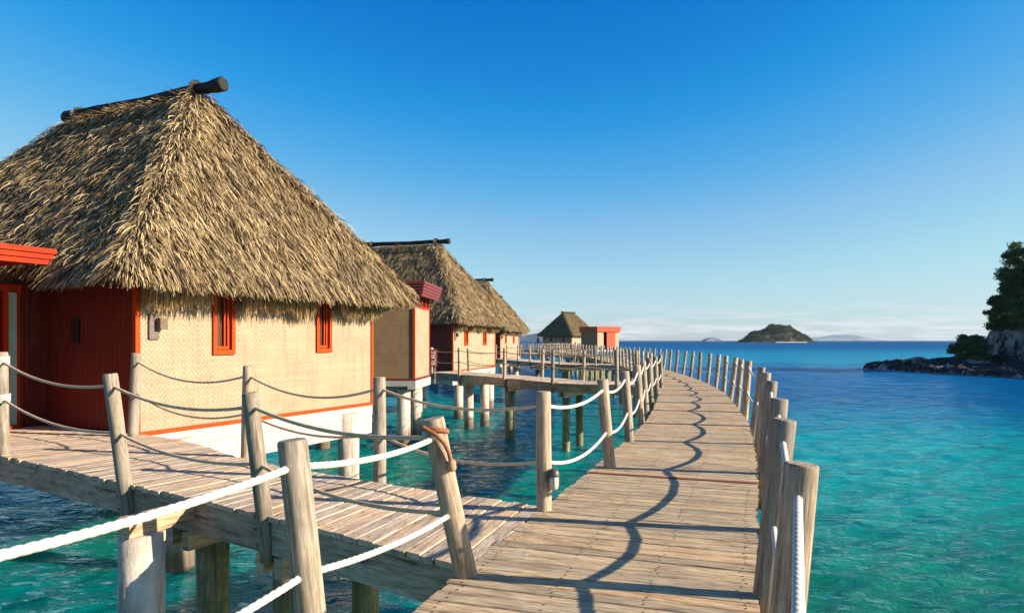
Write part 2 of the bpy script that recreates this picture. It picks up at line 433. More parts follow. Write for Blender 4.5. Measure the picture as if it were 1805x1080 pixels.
def concrete_pile():
    m, t, b = newmat('pile_concrete')
    tc = N(t, 'ShaderNodeTexCoord'); g = N(t, 'ShaderNodeNewGeometry'); sx = N(t, 'ShaderNodeSeparateXYZ'); t.links.new(g.outputs['Position'], sx.inputs[0])
    n = N(t, 'ShaderNodeTexNoise', Scale=3.5, Detail=7.0, Roughness=0.7); t.links.new(g.outputs['Position'], n.inputs['Vector'])
    c = ramp(t, [(0.3, (0.42, 0.34, 0.25)), (0.5, (0.58, 0.49, 0.38)), (0.72, (0.70, 0.61, 0.49))], n.outputs[0]).outputs[0]
    zz = math_n(t, 'ADD', sx.outputs[2], math_n(t, 'MULTIPLY', math_n(t, 'SUBTRACT', n.outputs[0], 0.5), 0.7))
    f = ramp(t, [(0.15, g3(1)), (0.5, g3(0.75)), (0.72, g3(0))], zz).outputs[0]
    c = mixc(t, 'MIX', f, c, (0.16, 0.11, 0.07))
    st_ = N(t, 'ShaderNodeMapping'); st_.inputs['Scale'].default_value = (6, 6, 0.8); t.links.new(g.outputs['Position'], st_.inputs['Vector'])
    ns_ = N(t, 'ShaderNodeTexNoise', Scale=1.0, Detail=7.0, Roughness=0.7); t.links.new(st_.outputs[0], ns_.inputs['Vector'])
    c = mixc(t, 'MULTIPLY', 0.85, c, ramp(t, [(0.34, (0.42, 0.34, 0.26)), (0.5, (0.92, 0.88, 0.84)), (0.65, g3(1.05))], ns_.outputs[0]).outputs[0])
    t.links.new(c, b.inputs['Base Color']); b.inputs['Roughness'].default_value = 0.85
    n2 = N(t, 'ShaderNodeTexNoise', Scale=30.0, Detail=6.0); t.links.new(g.outputs['Position'], n2.inputs['Vector'])
    bump(t, b, n2.outputs[0], 0.5, 0.01)
    return m
M_PILE = concrete_pile()

def water_mat():
    m, t, b = newmat('sea_water')
    g = N(t, 'ShaderNodeNewGeometry'); sx = N(t, 'ShaderNodeSeparateXYZ'); t.links.new(g.outputs['Position'], sx.inputs[0])
    # sea bed: coral / sand patches seen through the water
    big = N(t, 'ShaderNodeMapping'); big.inputs['Scale'].default_value = (0.035, 0.06, 0.05); t.links.new(g.outputs['Position'], big.inputs['Vector'])
    nb = N(t, 'ShaderNodeTexNoise', Scale=1.0, Detail=6.0, Roughness=0.6); t.links.new(big.outputs[0], nb.inputs['Vector'])
    md = N(t, 'ShaderNodeMapping'); md.inputs['Scale'].default_value = (0.45, 0.6, 0.5); t.links.new(g.outputs['Position'], md.inputs['Vector'])
    nm = N(t, 'ShaderNodeTexNoise', Scale=1.0, Detail=7.0, Roughness=0.68, Distortion=0.6); t.links.new(md.outputs[0], nm.inputs['Vector'])
    # distance out to sea (depth) : log scale of Y
    yy = math_n(t, 'MAXIMUM', sx.outputs[1], 1.0)
    # the shallow shelf lies on the +X side; deeper, greener water between the huts
    lg = math_n(t, 'DIVIDE', math_n(t, 'LOGARITHM', yy, 10.0), 4.0)
    lg = math_n(t, 'ADD', lg, math_n(t, 'MULTIPLY', math_n(t, 'SUBTRACT', nb.outputs[0], 0.5), 0.10))
    right = ramp(t, [(0.15, (0.012, 0.11, 0.055)), (0.25, (0.010, 0.125, 0.065)), (0.285, (0.004, 0.155, 0.098)), (0.325, (0.0, 0.235, 0.195)), (0.36, (0.0, 0.26, 0.265)), (0.395, (0.0, 0.16, 0.26)),
                     (0.42, (0.0, 0.09, 0.23)), (0.49, (0.0, 0.10, 0.26)), (0.54, (0.0, 0.23, 0.36)), (0.59, (0.0, 0.20, 0.34)), (0.64, (0.0, 0.10, 0.26)), (0.9, (0.0, 0.06, 0.18))], lg).outputs[0]
    left = ramp(t, [(0.12, (0.01, 0.15, 0.075)), (0.20, (0.0, 0.17, 0.12)), (0.26, (0.0, 0.15, 0.16)), (0.30, (0.006, 0.16, 0.10)), (0.35, (0.0, 0.18, 0.14)), (0.40, (0.0, 0.17, 0.18)), (0.48, (0.0, 0.10, 0.20)), (0.6, (0.0, 0.10, 0.24))], lg).outputs[0]
    # x relative to the boardwalk
    xr = math_n(t, 'SUBTRACT', sx.outputs[0], math_n(t, 'MULTIPLY', math_n(t, 'MINIMUM', yy, 25.0), 0.30))
    xr = math_n(t, 'ADD', xr, math_n(t, 'MULTIPLY', math_n(t, 'SUBTRACT', nb.outputs[0], 0.5), 6.0))
    f = ramp(t, [(0.35, g3(0)), (0.62, g3(1))], math_n(t, 'ADD', math_n(t, 'MULTIPLY', xr, 0.12), 0.5)).outputs[0]
    c = mixc(t, 'MIX', f, left, right)
    c = mixc(t, 'MULTIPLY', 0.8, c, ramp(t, [(0.36, (0.5, 0.56, 0.56)), (0.46, (0.86, 0.9, 0.88)), (0.64, (1.2, 1.18, 1.1))], nm.outputs[0]).outputs[0])
    t.nodes.remove(b)
    b = t.nodes.new('ShaderNodeBsdfDiffuse'); t.links.new(c, b.inputs['Color'])
    gl = t.nodes.new('ShaderNodeBsdfGlossy'); gl.inputs['Color'].default_value = (0.9, 0.95, 1, 1)
    t.links.new(ramp(t, [(0.25, g3(0.03)), (0.5, g3(0.07)), (0.75, g3(0.25))], lg).outputs[0], gl.inputs['Roughness'])
    fr = t.nodes.new('ShaderNodeFresnel'); fr.inputs['IOR'].default_value = 1.33
    fac = math_n(t, 'MINIMUM', math_n(t, 'MULTIPLY', fr.outputs[0], 1.0), ramp(t, [(0.25, g3(0.50)), (0.36, g3(0.34)), (0.50, g3(0.26)), (0.58, g3(0.12)), (0.7, g3(0.06))], lg).outputs[0])
    ss = t.nodes.new('ShaderNodeSubsurfaceScattering'); ss.falloff = 'BURLEY'; t.links.new(c, ss.inputs['Color'])
    ss.inputs['Scale'].default_value = 1.0; ss.inputs['Radius'].default_value = (0.6, 2.6, 2.6)
    mss = t.nodes.new('ShaderNodeMixShader'); mss.inputs[0].default_value = 0.42; t.links.new(b.outputs[0], mss.inputs[1]); t.links.new(ss.outputs[0], mss.inputs[2])
    ms = t.nodes.new('ShaderNodeMixShader'); t.links.new(fac, ms.inputs[0]); t.links.new(mss.outputs[0], ms.inputs[1]); t.links.new(gl.outputs[0], ms.inputs[2])
    out = [n_ for n_ in t.nodes if n_.type == 'OUTPUT_MATERIAL'][0]; t.links.new(ms.outputs[0], out.inputs[0])
    # ripples: two crossing wind-wave trains and small chop
    mp1 = N(t, 'ShaderNodeMapping'); mp1.inputs['Scale'].default_value = (0.38, 1.0, 1.0); mp1.inputs['Rotation'].default_value = (0, 0, math.radians(12)); t.links.new(g.outputs['Position'], mp1.inputs['Vector'])
    w1 = N(t, 'ShaderNodeTexNoise', Scale=1.05, Detail=5.0, Roughness=0.55, Distortion=0.5); t.links.new(mp1.outputs[0], w1.inputs['Vector'])
    mp2 = N(t, 'ShaderNodeMapping'); mp2.inputs['Scale'].default_value = (0.4, 1.0, 1.0); mp2.inputs['Rotation'].default_value = (0, 0, math.radians(-9)); t.links.new(g.outputs['Position'], mp2.inputs['Vector'])
    w2 = N(t, 'ShaderNodeTexNoise', Scale=3.6, Detail=4.0, Roughness=0.55, Distortion=0.8); t.links.new(mp2.outputs[0], w2.inputs['Vector'])
    w1r = math_n(t, 'SUBTRACT', 1.0, math_n(t, 'ABSOLUTE', math_n(t, 'MULTIPLY', math_n(t, 'SUBTRACT', w1.outputs[0], 0.5), 2.6)))
    h = math_n(t, 'ADD', math_n(t, 'MULTIPLY', w1r, 0.12), math_n(t, 'MULTIPLY', w2.outputs[0], 0.34))
    mp3 = N(t, 'ShaderNodeMapping'); mp3.inputs['Scale'].default_value = (0.10, 0.26, 1.0); t.links.new(g.outputs['Position'], mp3.inputs['Vector'])
    w3 = N(t, 'ShaderNodeTexNoise', Scale=1.0, Detail=5.0, Roughness=0.6, Distortion=0.4); t.links.new(mp3.outputs[0], w3.inputs['Vector'])
    h = math_n(t, 'ADD', h, math_n(t, 'MULTIPLY', w3.outputs[0], ramp(t, [(0.45, g3(0.1)), (0.62, g3(3.0))], lg).outputs[0]))
    bn = bump(t, b, h, 1.0, 0.36); t.links.new(bn.outputs[0], gl.inputs['Normal']); t.links.new(bn.outputs[0], fr.inputs['Normal']); t.links.new(bn.outputs[0], ss.inputs['Normal'])
    return m
M_WATER = water_mat()

# ------------------------------------------------------------------ setting: sea
def waves(X, Y, cell):
    """wind ripples and small waves: many crossing trains, each faded out where the mesh is too coarse to carry it"""
    r = np.random.default_rng(77); Z = np.zeros_like(X)
    for k in range(64):
        lam = 0.22 * (1.058 ** k) * r.uniform(0.9, 1.1)          # 0.3 m .. 9 m
        th = math.radians(90) + r.normal(0, 0.50) + 0.10
        ph = r.uniform(0, 6.28); kx = 2 * np.pi / lam
        amp = 0.0105 * lam ** 0.85 if lam < 0.9 else 0.0105 * 0.9 ** 0.85 * (0.9 / lam) ** 0.10
        wrp = 0.35 * lam * np.sin(X / (lam * 2.3) + ph) * np.sin(Y / (lam * 3.1) + ph * 2)
        a = (X * math.cos(th) + Y * math.sin(th) + wrp) * kx + ph
        env = 0.65 + 0.5 * np.sin(X / (lam * 4.1) + ph * 3) * np.sin(Y / (lam * 5.3) + ph)
        fade = np.clip((lam / cell - 2.2) / 2.0, 0, 1)
        Z += amp * env * fade * (1 - 2 * np.abs(np.sin(a / 2)) ** 1.3)
    return Z
def build_sea():
    # one radial sheet from under the boardwalk to the horizon: finely ruffled in front, coarse behind
    cols = np.concatenate([np.radians(np.linspace(32, 148, 760)), np.radians(np.linspace(150, 390, 90))])
    radii = np.concatenate([np.linspace(0.4, 3.0, 14), np.geomspace(3.1, 330, 640), np.geomspace(345, 13000, 46)])
    R, T = np.meshgrid(radii, cols, indexing='ij')
    X = R * np.cos(T); Y = R * np.sin(T)
    dr = np.gradient(radii)[:, None]; cell = np.maximum(dr, R * 0.0027)
    Z = waves(X, Y, cell); Z[R > 335] = 0; Z[:, 760:] *= 0.5
    nr, nc = R.shape; v = np.stack([X, Y, Z], -1).reshape(-1, 3)
    i, k = np.meshgrid(np.arange(nr - 1), np.arange(nc), indexing='ij'); k2 = (k + 1) % nc
    f = np.stack([i * nc + k, (i + 1) * nc + k, (i + 1) * nc + k2, i * nc + k2], -1).reshape(-1, 4)
    o = mesh_obj('water', v, f, M_WATER, smooth=True)
    tag(o, kind='structure')
build_sea()

# ------------------------------------------------------------------ curves
def catmull(pts, step=0.25):
    P = [Vector((*p, 0)) if len(p) == 2 else Vector(p) for p in pts]
    P = [P[0] * 2 - P[1]] + P + [P[-1] * 2 - P[-2]]
    out = []
    for i in range(1, len(P) - 2):
        n = max(2, int((P[i + 1] - P[i]).length / step))
        for k in range(n):
            t = k / n
            a, b_, c, d = P[i - 1], P[i], P[i + 1], P[i + 2]
            out.append(0.5 * ((2 * b_) + (c - a) * t + (2 * a - 5 * b_ + 4 * c - d) * t * t + (3 * b_ - a - 3 * c + d) * t ** 3))
    out.append(P[-2]); return out
class Line:
    def __init__(s, pts):
        s.p = pts; s.s = [0.0]
        for a, b_ in zip(pts, pts[1:]): s.s.append(s.s[-1] + (b_ - a).length)
        s.L = s.s[-1]
    def at(s, d):
        import bisect
        d = min(max(d, 0), s.L - 1e-6); i = bisect.bisect_right(s.s, d) - 1; i = min(i, len(s.p) - 2)
        t = (d - s.s[i]) / max(1e-9, s.s[i + 1] - s.s[i]); return s.p[i].lerp(s.p[i + 1], t)
    def tan(s, d):
        return (s.at(d + 0.15) - s.at(d - 0.15)).normalized()
    def s_at_y(s, y):
        for i in range(len(s.p) - 1):
            if (s.p[i].y - y) * (s.p[i + 1].y - y) <= 0:
                t = (y - s.p[i].y) / (s.p[i + 1].y - s.p[i].y + 1e-9); return s.s[i] + t * (s.s[i + 1] - s.s[i])
        return None

RIGHT = Line(catmull([(-1.15, -3.2), (0.03, 0.0), (0.38, 1.0), (1.09, 3.0), (1.45, 4.07), (2.25, 6.36), (3.1, 8.79), (4.0, 11.55), (4.92, 14.7), (6.5, 21.3), (7.36, 26.5), (7.92, 31.5), (8.36, 36.8),
                      (8.78, 42.5), (9.05, 48), (9.25, 60), (9.2, 75), (8.6, 90), (7.2, 105), (4.9, 119), (1.5, 132), (-3.5, 144), (-11, 156)]))
WID = 1.93
def leftpt(s):
    p = RIGHT.at(s); t = RIGHT.tan(s); return Vector((p.x - t.y * WID, p.y + t.x * WID, 0))
LEFT = Line([leftpt(i * 0.3) for i in range(int(RIGHT.L / 0.3))])

def planks(name, A, B, L, z, mat, parent, pitch=(0.135, 0.19), jag=0.03, special=None, thick=0.045, gap=0.013):
    """A(d), B(d): points of the two long edges for d in 0..L"""
    vs = []; fs = []; uv = []; rn = []; screws = MB(); sp = MB()
    d = 0.0; n = 0
    extra = []
    while d < L:
        w = random.uniform(*pitch)
        a0, a1, b0, b1 = A(d + gap / 2), A(min(d + w - gap / 2, L)), B(d + gap / 2), B(min(d + w - gap / 2, L))
        ax = (b0 - a0).normalized(); ja = random.uniform(-jag, jag * 0.4); jb = random.uniform(-jag * 0.4, jag)
        a0 = a0 + ax * ja; a1 = a1 + ax * ja; b0 = b0 + ax * jb; b1 = b1 + ax * jb
        dz = random.uniform(-0.003, 0.003); tilt = random.uniform(-0.0015, 0.0015)
        zt = z + dz
        top = [Vector((p.x, p.y, zt + s_)) for p, s_ in ((a0, tilt), (b0, tilt), (b1, -tilt), (a1, -tilt))]
        # worn, slightly rounded long edges
        e = 0.006
        inn = (a1 - a0).normalized() * e
        tv = [top[0] + Vector((inn.x, inn.y, 0)), top[1] + Vector((inn.x, inn.y, 0)), top[2] - Vector((inn.x, inn.y, 0)), top[3] - Vector((inn.x, inn.y, 0))]
        md = [Vector((p.x, p.y, p.z - 0.005)) for p in top]
        bt = [Vector((p.x, p.y, zt - thick)) for p in top]
        base = len(vs); vs += tv + md + bt
        q = [(0, 1, 2, 3), (4, 5, 1, 0), (6, 7, 3, 2), (5, 6, 2, 1), (7, 4, 0, 3), (8, 9, 5, 4), (9, 10, 6, 5), (10, 11, 7, 6), (11, 8, 4, 7), (11, 10, 9, 8)]
        Lp = (b0 - a0).length; r = random.random(); sh = 0 if special is None else special(d)
        loc = {}
        for i4 in range(4):
            uu = 0 if i4 in (0, 3) else Lp; vv = 0 if i4 in (0, 1) else w
            loc[i4] = (uu, vv + n * 0.31); loc[i4 + 4] = (uu, vv + n * 0.31 + 0.004); loc[i4 + 8] = (uu, vv + n * 0.31 + 0.04)
        for f in q:
            fs.append(tuple(base + i for i in f)); uv += [loc[i] for i in f]; rn.append(r)
        if a0.y < 17 and (a0 - Vector((0, 0, 0))).length < 19:
            ay = (a1 - a0).normalized()
            for fr in (0.05, 0.36, 0.66, 0.95):
                for k in (0.25, 0.75):
                    if random.random() < 0.12: continue
                    c = a0.lerp(b0, fr) + ay * (w * k) + ax * random.uniform(-0.02, 0.02) + ay * random.uniform(-0.01, 0.01)
                    rr = 0.0085
                    screws.add([(c.x + rr * math.cos(t_), c.y + rr * math.sin(t_), zt + 0.0035) for t_ in [i * math.pi / 3 for i in range(6)]], [(0, 1, 2, 3, 4, 5)])
        d += w; n += 1
    nw = len(fs); b0 = len(vs)
    for f in screws.f:
        fs.append(tuple(i + b0 for i in f)); uv += [(0, 0)] * len(f); rn.append(0.5)
    vs += [Vector(v) for v in screws.v]
    o = mesh_obj(name, vs, fs, mat, parent, uvs=uv, rnd=rn)
    o.data.materials.append(M_SCREW)
    for p in o.data.polygons[nw:]: p.material_index = 1
    return o

# ------------------------------------------------------------------ railing parts
def rnd_post(h, depth, r, seed, n=20):
    """round timber post along +Z from -depth to h, slightly irregular, chamfered top"""
    mb = MB(); rs = random.Random(seed)
    zs = [-depth] + [(-depth) + (h + depth) * k / 7 for k in range(1, 7)] + [h - 0.012, h]
    ph = rs.uniform(0, 6.28)
    path = []; rad = []
    for z in zs:
        path.append((0.004 * math.sin(3 * z + ph), 0.004 * math.cos(2.3 * z + ph), z)); rad.append(r * (1.03 - 0.05 * (z + depth) / (h + depth)))
    rad[-1] *= 0.9
    mb.tube(path, rad, n, True, 0.012)
    return mb
_pm = {}
def post(parent, x, y, lean=(0, 0), h=1.12, depth=0.42, r=0.0725, base=D, lod=0, name='post'):
    if lod == 0:
        o = rnd_post(h, depth, r, int(x * 100 + y * 31)).build(name, M_POST, parent, True)
    else:
        key = (lod, round(h, 1))
        if key not in _pm:
            _pm[key] = rnd_post(h, depth, r if lod == 1 else r * 0.82, lod * 7, 10 if lod == 1 else 7).build(name, M_POST, parent, True)
            o = _pm[key]
        else:
            o = _pm[key].copy(); COL.objects.link(o); o.parent = parent
    zax = Vector((lean[0], lean[1], 1)).normalized()
    q = zax.to_track_quat('Z', 'Y')
    o.rotation_mode = 'QUATERNION'; o.rotation_quaternion = q
    o.location = (x, y, base)
    if lod == 0 and y > 2:
        for zb in (-0.12, -0.27):
            MB().tube([(0.01, -r * 1.0, zb), (0.01, -r * 1.0 - 0.014, zb)], [0.014, 0.012], 8).build('bolt', M_SCREW, o)
    top = Vector((x, y, base)) + zax * h
    dn = -zax
    return dict(top=top, up=top + dn * 0.13, lo=top + dn * 0.66, r=r, o=o)

def rope_mesh(paths, r, lod):
    """three-strand laid rope swept along each path"""
    V = []; F = []; off = 0
    ns = {0: 18, 1: 9, 2: 6}[lod]
    step = {0: 0.009, 1: 0.03, 2: 0.35}[lod]
    pitch = 0.135
    for P in paths:
        P = np.array([tuple(p) for p in P], dtype=float)
        seg = np.linalg.norm(np.diff(P, axis=0), axis=1); s = np.concatenate([[0], np.cumsum(seg)])
        n = max(3, int(s[-1] / step)); ss = np.linspace(0, s[-1], n)
        Q = np.stack([np.interp(ss, s, P[:, i]) for i in range(3)], 1)
        T = np.gradient(Q, axis=0); T /= np.linalg.norm(T, axis=1)[:, None]
        up = np.tile([0, 0, 1.0], (n, 1)); vert = np.abs(T[:, 2]) > 0.9; up[vert] = [1, 0, 0]
        U = np.cross(T, up); U /= np.linalg.norm(U, axis=1)[:, None]; W = np.cross(U, T)
        ph = np.linspace(0, 2 * np.pi, ns, endpoint=False)
        tw = 2 * np.pi * ss / pitch
        if lod < 2:
            rad = r * (0.78 + 0.25 * np.sqrt(np.abs(np.cos(1.5 * (ph[None, :] - tw[:, None])))))
        else: rad = np.full((n, ns), r)
        ring = Q[:, None, :] + (U[:, None, :] * np.cos(ph)[None, :, None] + W[:, None, :] * np.sin(ph)[None, :, None]) * rad[:, :, None]
        V.append(ring.reshape(-1, 3))
        i = np.arange(n - 1)[:, None] * ns; k = np.arange(ns)[None, :]; k2 = (k + 1) % ns
        F.append((np.stack([i + k, i + k2, i + ns + k2, i + ns + k], -1)).reshape(-1, 4) + off)
        off += n * ns
    return np.concatenate(V), np.concatenate(F)
def sagpath(a, b, sag, n=14):
    return [a.lerp(b, t) - Vector((0, 0, 4 * sag * t * (1 - t))) for t in [k / n for k in range(n + 1)]]
def rope_run(parent, posts, which, sag=0.10, r=0.018, lod=0, mat=None, name='rope', extra=None):
    path = []
    if extra: path += extra
    for a, b in zip(posts, posts[1:]):
        pa, pb = a[which], b[which]
        sg = sag * random.uniform(0.75, 1.25) * min(1.3, (pa - pb).length / 2.3)
        sp_ = sagpath(pa, pb, sg, 14 if lod < 2 else 6)
        path += sp_ if not path else sp_[1:]
    v, f = rope_mesh([path], r, lod)
    return mesh_obj(name, v, f, mat or M_ROPE, parent, smooth=True)
def lashing(parent, p, which, r, turns=5, rope_r=0.014, mat=None, axis=Vector((0, 0, 1))):
    c = p[which]; zax = (p['top'] - p['lo']).normalized(); u = zax.orthogonal().normalized(); w = zax.cross(u)
    pts = []
    for k in range(turns * 12 + 1):
        a = 2 * math.pi * k / 12; z = (k / (turns * 12) - 0.5) * turns * 0.03
        pts.append(c + zax * z + (u * math.cos(a) + w * math.sin(a)) * (r + rope_r * 0.7))
    v, f = rope_mesh([pts], rope_r, 1)
    return mesh_obj('lashing', v, f, mat or M_ROPE, parent, smooth=True)

# ------------------------------------------------------------------ main boardwalk
bw = empty('boardwalk', (0, 0, 0), 0, 'long curving grey-brown plank boardwalk sweeping from the foreground to the far huts', 'boardwalk')
nearL = RIGHT.L
deck_o = planks('deck', lambda d: leftpt(d), lambda d: RIGHT.at(d), RIGHT.L - 0.5, D, M_DECK, bw, pitch=(0.125, 0.16))
# rusty red board across the deck at the section joint
sj = RIGHT.s_at_y(7.75)
pa, pb = leftpt(sj), RIGHT.at(sj)
vv = MB().obox((pa.x, pa.y, D + 0.0), (pb.x, pb.y, D + 0.0), 0.085, 0.014)
o = mesh_obj('joint_board', vv.v, vv.f, M_REDBOARD, bw)
ul = o.data.uv_layers.new(name='UVMap')
# edge beams under both sides
def edge_beam(parent, fn, s0, s1, inset, z0, h=0.28, w=0.09, step=3.0, name='edge_beam'):
    ls = []; s = s0
    while s < s1 - 0.1:
        e = min(s + step, s1)
        p, q = fn(s, inset), fn(e, inset)
        ls.append(((p.x, p.y, z0 - h / 2), (q.x, q.y, z0 - h / 2), w, h))
        s = e
    return beams(name, ls, M_BEAM, parent)
def off_left(s, i):
    p = leftpt(s); q = RIGHT.at(s); return p + (q - p).normalized() * i
def off_right(s, i):
    p = leftpt(s); q = RIGHT.at(s); return q + (p - q).normalized() * i
edge_beam(bw, off_left, 0, RIGHT.L - 1, 0.10, D - 0.048)
edge_beam(bw, off_right, 0, RIGHT.L - 1, 0.10, D - 0.048)
s = 1.0
while s < RIGHT.L - 2:
    p, q = off_left(s, 0.0), off_right(s, 0.0)
    if s < 100:
        for c in (off_left(s, 0.35), off_right(s, 0.35)):
            MB().tube([(c.x, c.y, -2.5), (c.x, c.y, 1.0), (c.x, c.y, D - 0.51)], [0.17, 0.165, 0.16], 14, True, 0.01).build('pile', M_PILEWOOD, bw, True)
        beams('cross_beam', [((p.x, p.y, D - 0.42), (q.x, q.y, D - 0.42), 0.14, 0.18)], M_BEAM, bw)
    s += 4.2

def rail_on(label, group, specs, lod_fn=lambda y: 0, sag=0.10, r=0.018, name='rope_railing', mats=None, lean_noise=0.02):
    """specs: list of (x, y, (leanx, leany), h, r)"""
    t = empty(name, (0, 0, 0), 0, label, 'railing', group)
    ps = []
    for (x, y, ln, h, rr) in specs:
        ps.append(post(t, x, y, ln, h, 0.42, rr, D, lod_fn(y)))
    # split ropes into lod runs
    for which in ('up', 'lo'):
        i = 0
        while i < len(ps) - 1:
            l = lod_fn(specs[i][1]); j = i
            while j < len(ps) - 1 and lod_fn(specs[j][1]) == l: j += 1
            rope_run(t, ps[i:j + 1], which, sag, r, l, (mats or M_ROPE))
            i = j
    return t, ps
LOD = lambda y: 0 if y < 17 else (1 if y < 45 else 2)
RG = 'rope railings along the boardwalk and jetties'

def edge_specs(fn, ys, out, lean_out, h=1.12, r=0.0725):
    res = []
    for k, y in enumerate(ys):
        s = RIGHT.s_at_y(y)
        p = fn(s, -out); inw = fn(s, 1.0) - fn(s, 0.0)
        lo_ = lean_out + random.uniform(-0.035, 0.035)
        tl = random.uniform(-0.03, 0.03); tg = RIGHT.tan(s)
        res.append((p.x, p.y, (-inw.x * lo_ + tg.x * tl, -inw.y * lo_ + tg.y * tl), h + random.uniform(-0.025, 0.03), r + random.uniform(-0.004, 0.004)))
    return res
ry = [-1.0, 0.95, 2.95, 4.4, 6.0, 8.35, 10.7, 13.0, 15.5, 17.7, 19.9, 22.1, 24.2, 26.3, 28.6, 30.8, 33.0, 35.2, 37.4]
while ry[-1] < 142: ry.append(ry[-1] + 2.25)
rspec = edge_specs(off_right, ry, 0.09, 0.10)
rspec[1] = (0.335, 0.95, (0.06, 0.0), 1.10, 0.0725); rspec[0] = (-0.45, -1.0, (0.1, 0.0), 1.10, 0.0725)
rspec[2] = (rspec[2][0] - 0.02, rspec[2][1], rspec[2][2], 1.085, 0.0715)
rspec[2] = (1.13, 2.93, (0.085, 0.0), 1.085, 0.0715)
rspec[3] = (1.585, 4.33, (0.09, -0.05), 1.12, 0.0725)
rspec[4] = (2.155, 5.82, (0.07, -0.04), 1.12, 0.0725)
rspec[5] = (3.03, 8.32, (0.07, -0.03), 1.12, 0.0725)
rail_on('rope and post railing along the open-sea right-hand edge of the curving boardwalk', RG, rspec, LOD, 0.10)
# left side, before the first jetty
lspec = [(-2.55, -1.2, (-0.1, 0), 1.12, 0.07), (-1.80, 1.15, (-0.12, 0.02), 1.16, 0.07), (-0.955, 3.40, (-0.115, 0.0), 1.12, 0.0735), (-0.315, 4.72, (-0.20, -0.05), 1.10, 0.076)]
railA, psA = rail_on('foreground left boardwalk railing with thick white rope, ending at the leaning post', RG, lspec, LOD, 0.07, 0.0185)
# between first and second jetty
lspec2 = [(0.30, 6.55, (0, 0), 1.12, 0.0725), (1.235, 8.72, (-0.09, -0.03), 1.12, 0.0725), (1.87, 11.0, (-0.08, -0.02), 1.12, 0.0725), (2.52, 13.5, (-0.075, 0), 1.12, 0.0725),
          (3.13, 16.2, (-0.06, 0), 1.12, 0.0725), (3.72, 18.5, (-0.05, 0), 1.12, 0.0725), (4.42, 21.1, (-0.05, 0), 1.12, 0.0725), (5.05, 23.4, (-0.03, 0), 1.12, 0.0725)]
railB, psB = rail_on('left boardwalk railing between the two nearest jetties, starting at the post with the lamp', RG, lspec2, LOD, 0.115, 0.0185)
ly = [26.0, 28.2, 30.4, 32.6, 34.8, 37.0, 39.2, 41.4, 43.6]
rail_on('left boardwalk railing stretch past the second jetty, before the third hut jetty', RG, edge_specs(off_left, ly, 0.09, 0.04), LOD, 0.11)
ly = [47.0 + 2.25 * k for k in range(10)]
rail_on('left boardwalk railing stretch between the third and fourth hut jetties', RG, edge_specs(off_left, ly, 0.09, 0.04), LOD, 0.11)
ly = [72.5 + 2.25 * k for k in range(31)]
rail_on('farthest left boardwalk railing, curving in front of the distant hut', RG, edge_specs(off_left, ly, 0.09, 0.04), LOD, 0.11)

# ------------------------------------------------------------------ jetties
def jetty(label, near, far, pitchr=(0.13, 0.19), piles=(), zoff=-0.006):
    t = empty('jetty', (0, 0, 0), 0, label, 'jetty', 'plank jetties from the boardwalk to the huts')
    NL = Line(catmull(near, 0.2)); FL = Line(catmull(far, 0.2)); L = (NL.L + FL.L) / 2
    A = lambda d: NL.at(d / L * NL.L); B = lambda d: FL.at(d / L * FL.L)
    planks('deck', A, B, L, D + zoff, M_DECK2, t, pitch=pitchr)
    def bl(fn, gn, inset, s0, s1, nm):
        ls = []; s = s0
        while s < s1 - 0.05:
            e_ = min(s + 2.4, s1); a, b_ = fn(s), fn(e_); a2, b2 = gn(s), gn(e_)
            a = a + (a2 - a).normalized() * inset; b_ = b_ + (b2 - b_).normalized() * inset
            ls.append(((a.x, a.y, D - 0.055 - 0.155), (b_.x, b_.y, D - 0.055 - 0.155), 0.09, 0.31)); s = e_
        beams(nm, ls, M_BEAM, t)
    bl(A, B, 0.07, 0.3, L, 'edge_beam'); bl(B, A, 0.07, 0.3, L, 'edge_beam')
    for (d, k, r, mat, cap) in piles:
        c = A(d * L).lerp(B(d * L), k)
        MB().tube([(c.x, c.y, -2.5), (c.x, c.y, 0.8), (c.x, c.y, D - 0.56)], [r * 1.03, r, r], 22, True, 0.006).build('pile', mat, t, True)
    for d in sorted(set(p[0] for p in piles if p[4])):
        a, b_ = A(d * L), B(d * L); x = (b_ - a).normalized()
        for sgn in (-1, 1):
            tn = (A(d * L + 0.2) - A(d * L - 0.2)).normalized() * 0.14 * sgn
            p = a + tn - x * 0.02; q = b_ + tn + x * 0.02
            beams('cross_beam', [((p.x, p.y, D - 0.46), (q.x, q.y, D - 0.46), 0.09, 0.19)], M_BEAM, t)
    return t, A, B, L
j1, A1, B1, L1 = jetty('nearest wide plank jetty with sun-bleached boards leading to the large left hut',
    [(-0.02, 4.7), (-0.33, 4.92), (-2.41, 6.47), (-4.43, 7.85), (-7.14, 9.66), (-10.6, 11.7)],
    [(0.55, 6.62), (0.28, 6.72), (-1.55, 7.85), (-3.68, 9.45), (-5.6, 11.35), (-8.85, 13.08)],
    piles=[(0.335, 0.25, 0.17, M_PILEWOOD, True), (0.215, 0.30, 0.15, M_PILEWOOD, True), (0.215, 0.9, 0.15, M_PILEWOOD, True), (0.335, 0.9, 0.165, M_PILEWOOD, True)])
MB().tube([(-3.56, 6.66, -2.5), (-3.56, 6.66, 0.8), (-3.56, 6.66, 2.36)], [0.212, 0.207, 0.205], 26, True, 0.004).build('pile', M_PILE, j1, True)
beams('pile_strut', [((-3.62, 6.45, 2.455), (-3.15, 7.45, 2.455), 0.16, 0.18)], M_BEAM, j1)
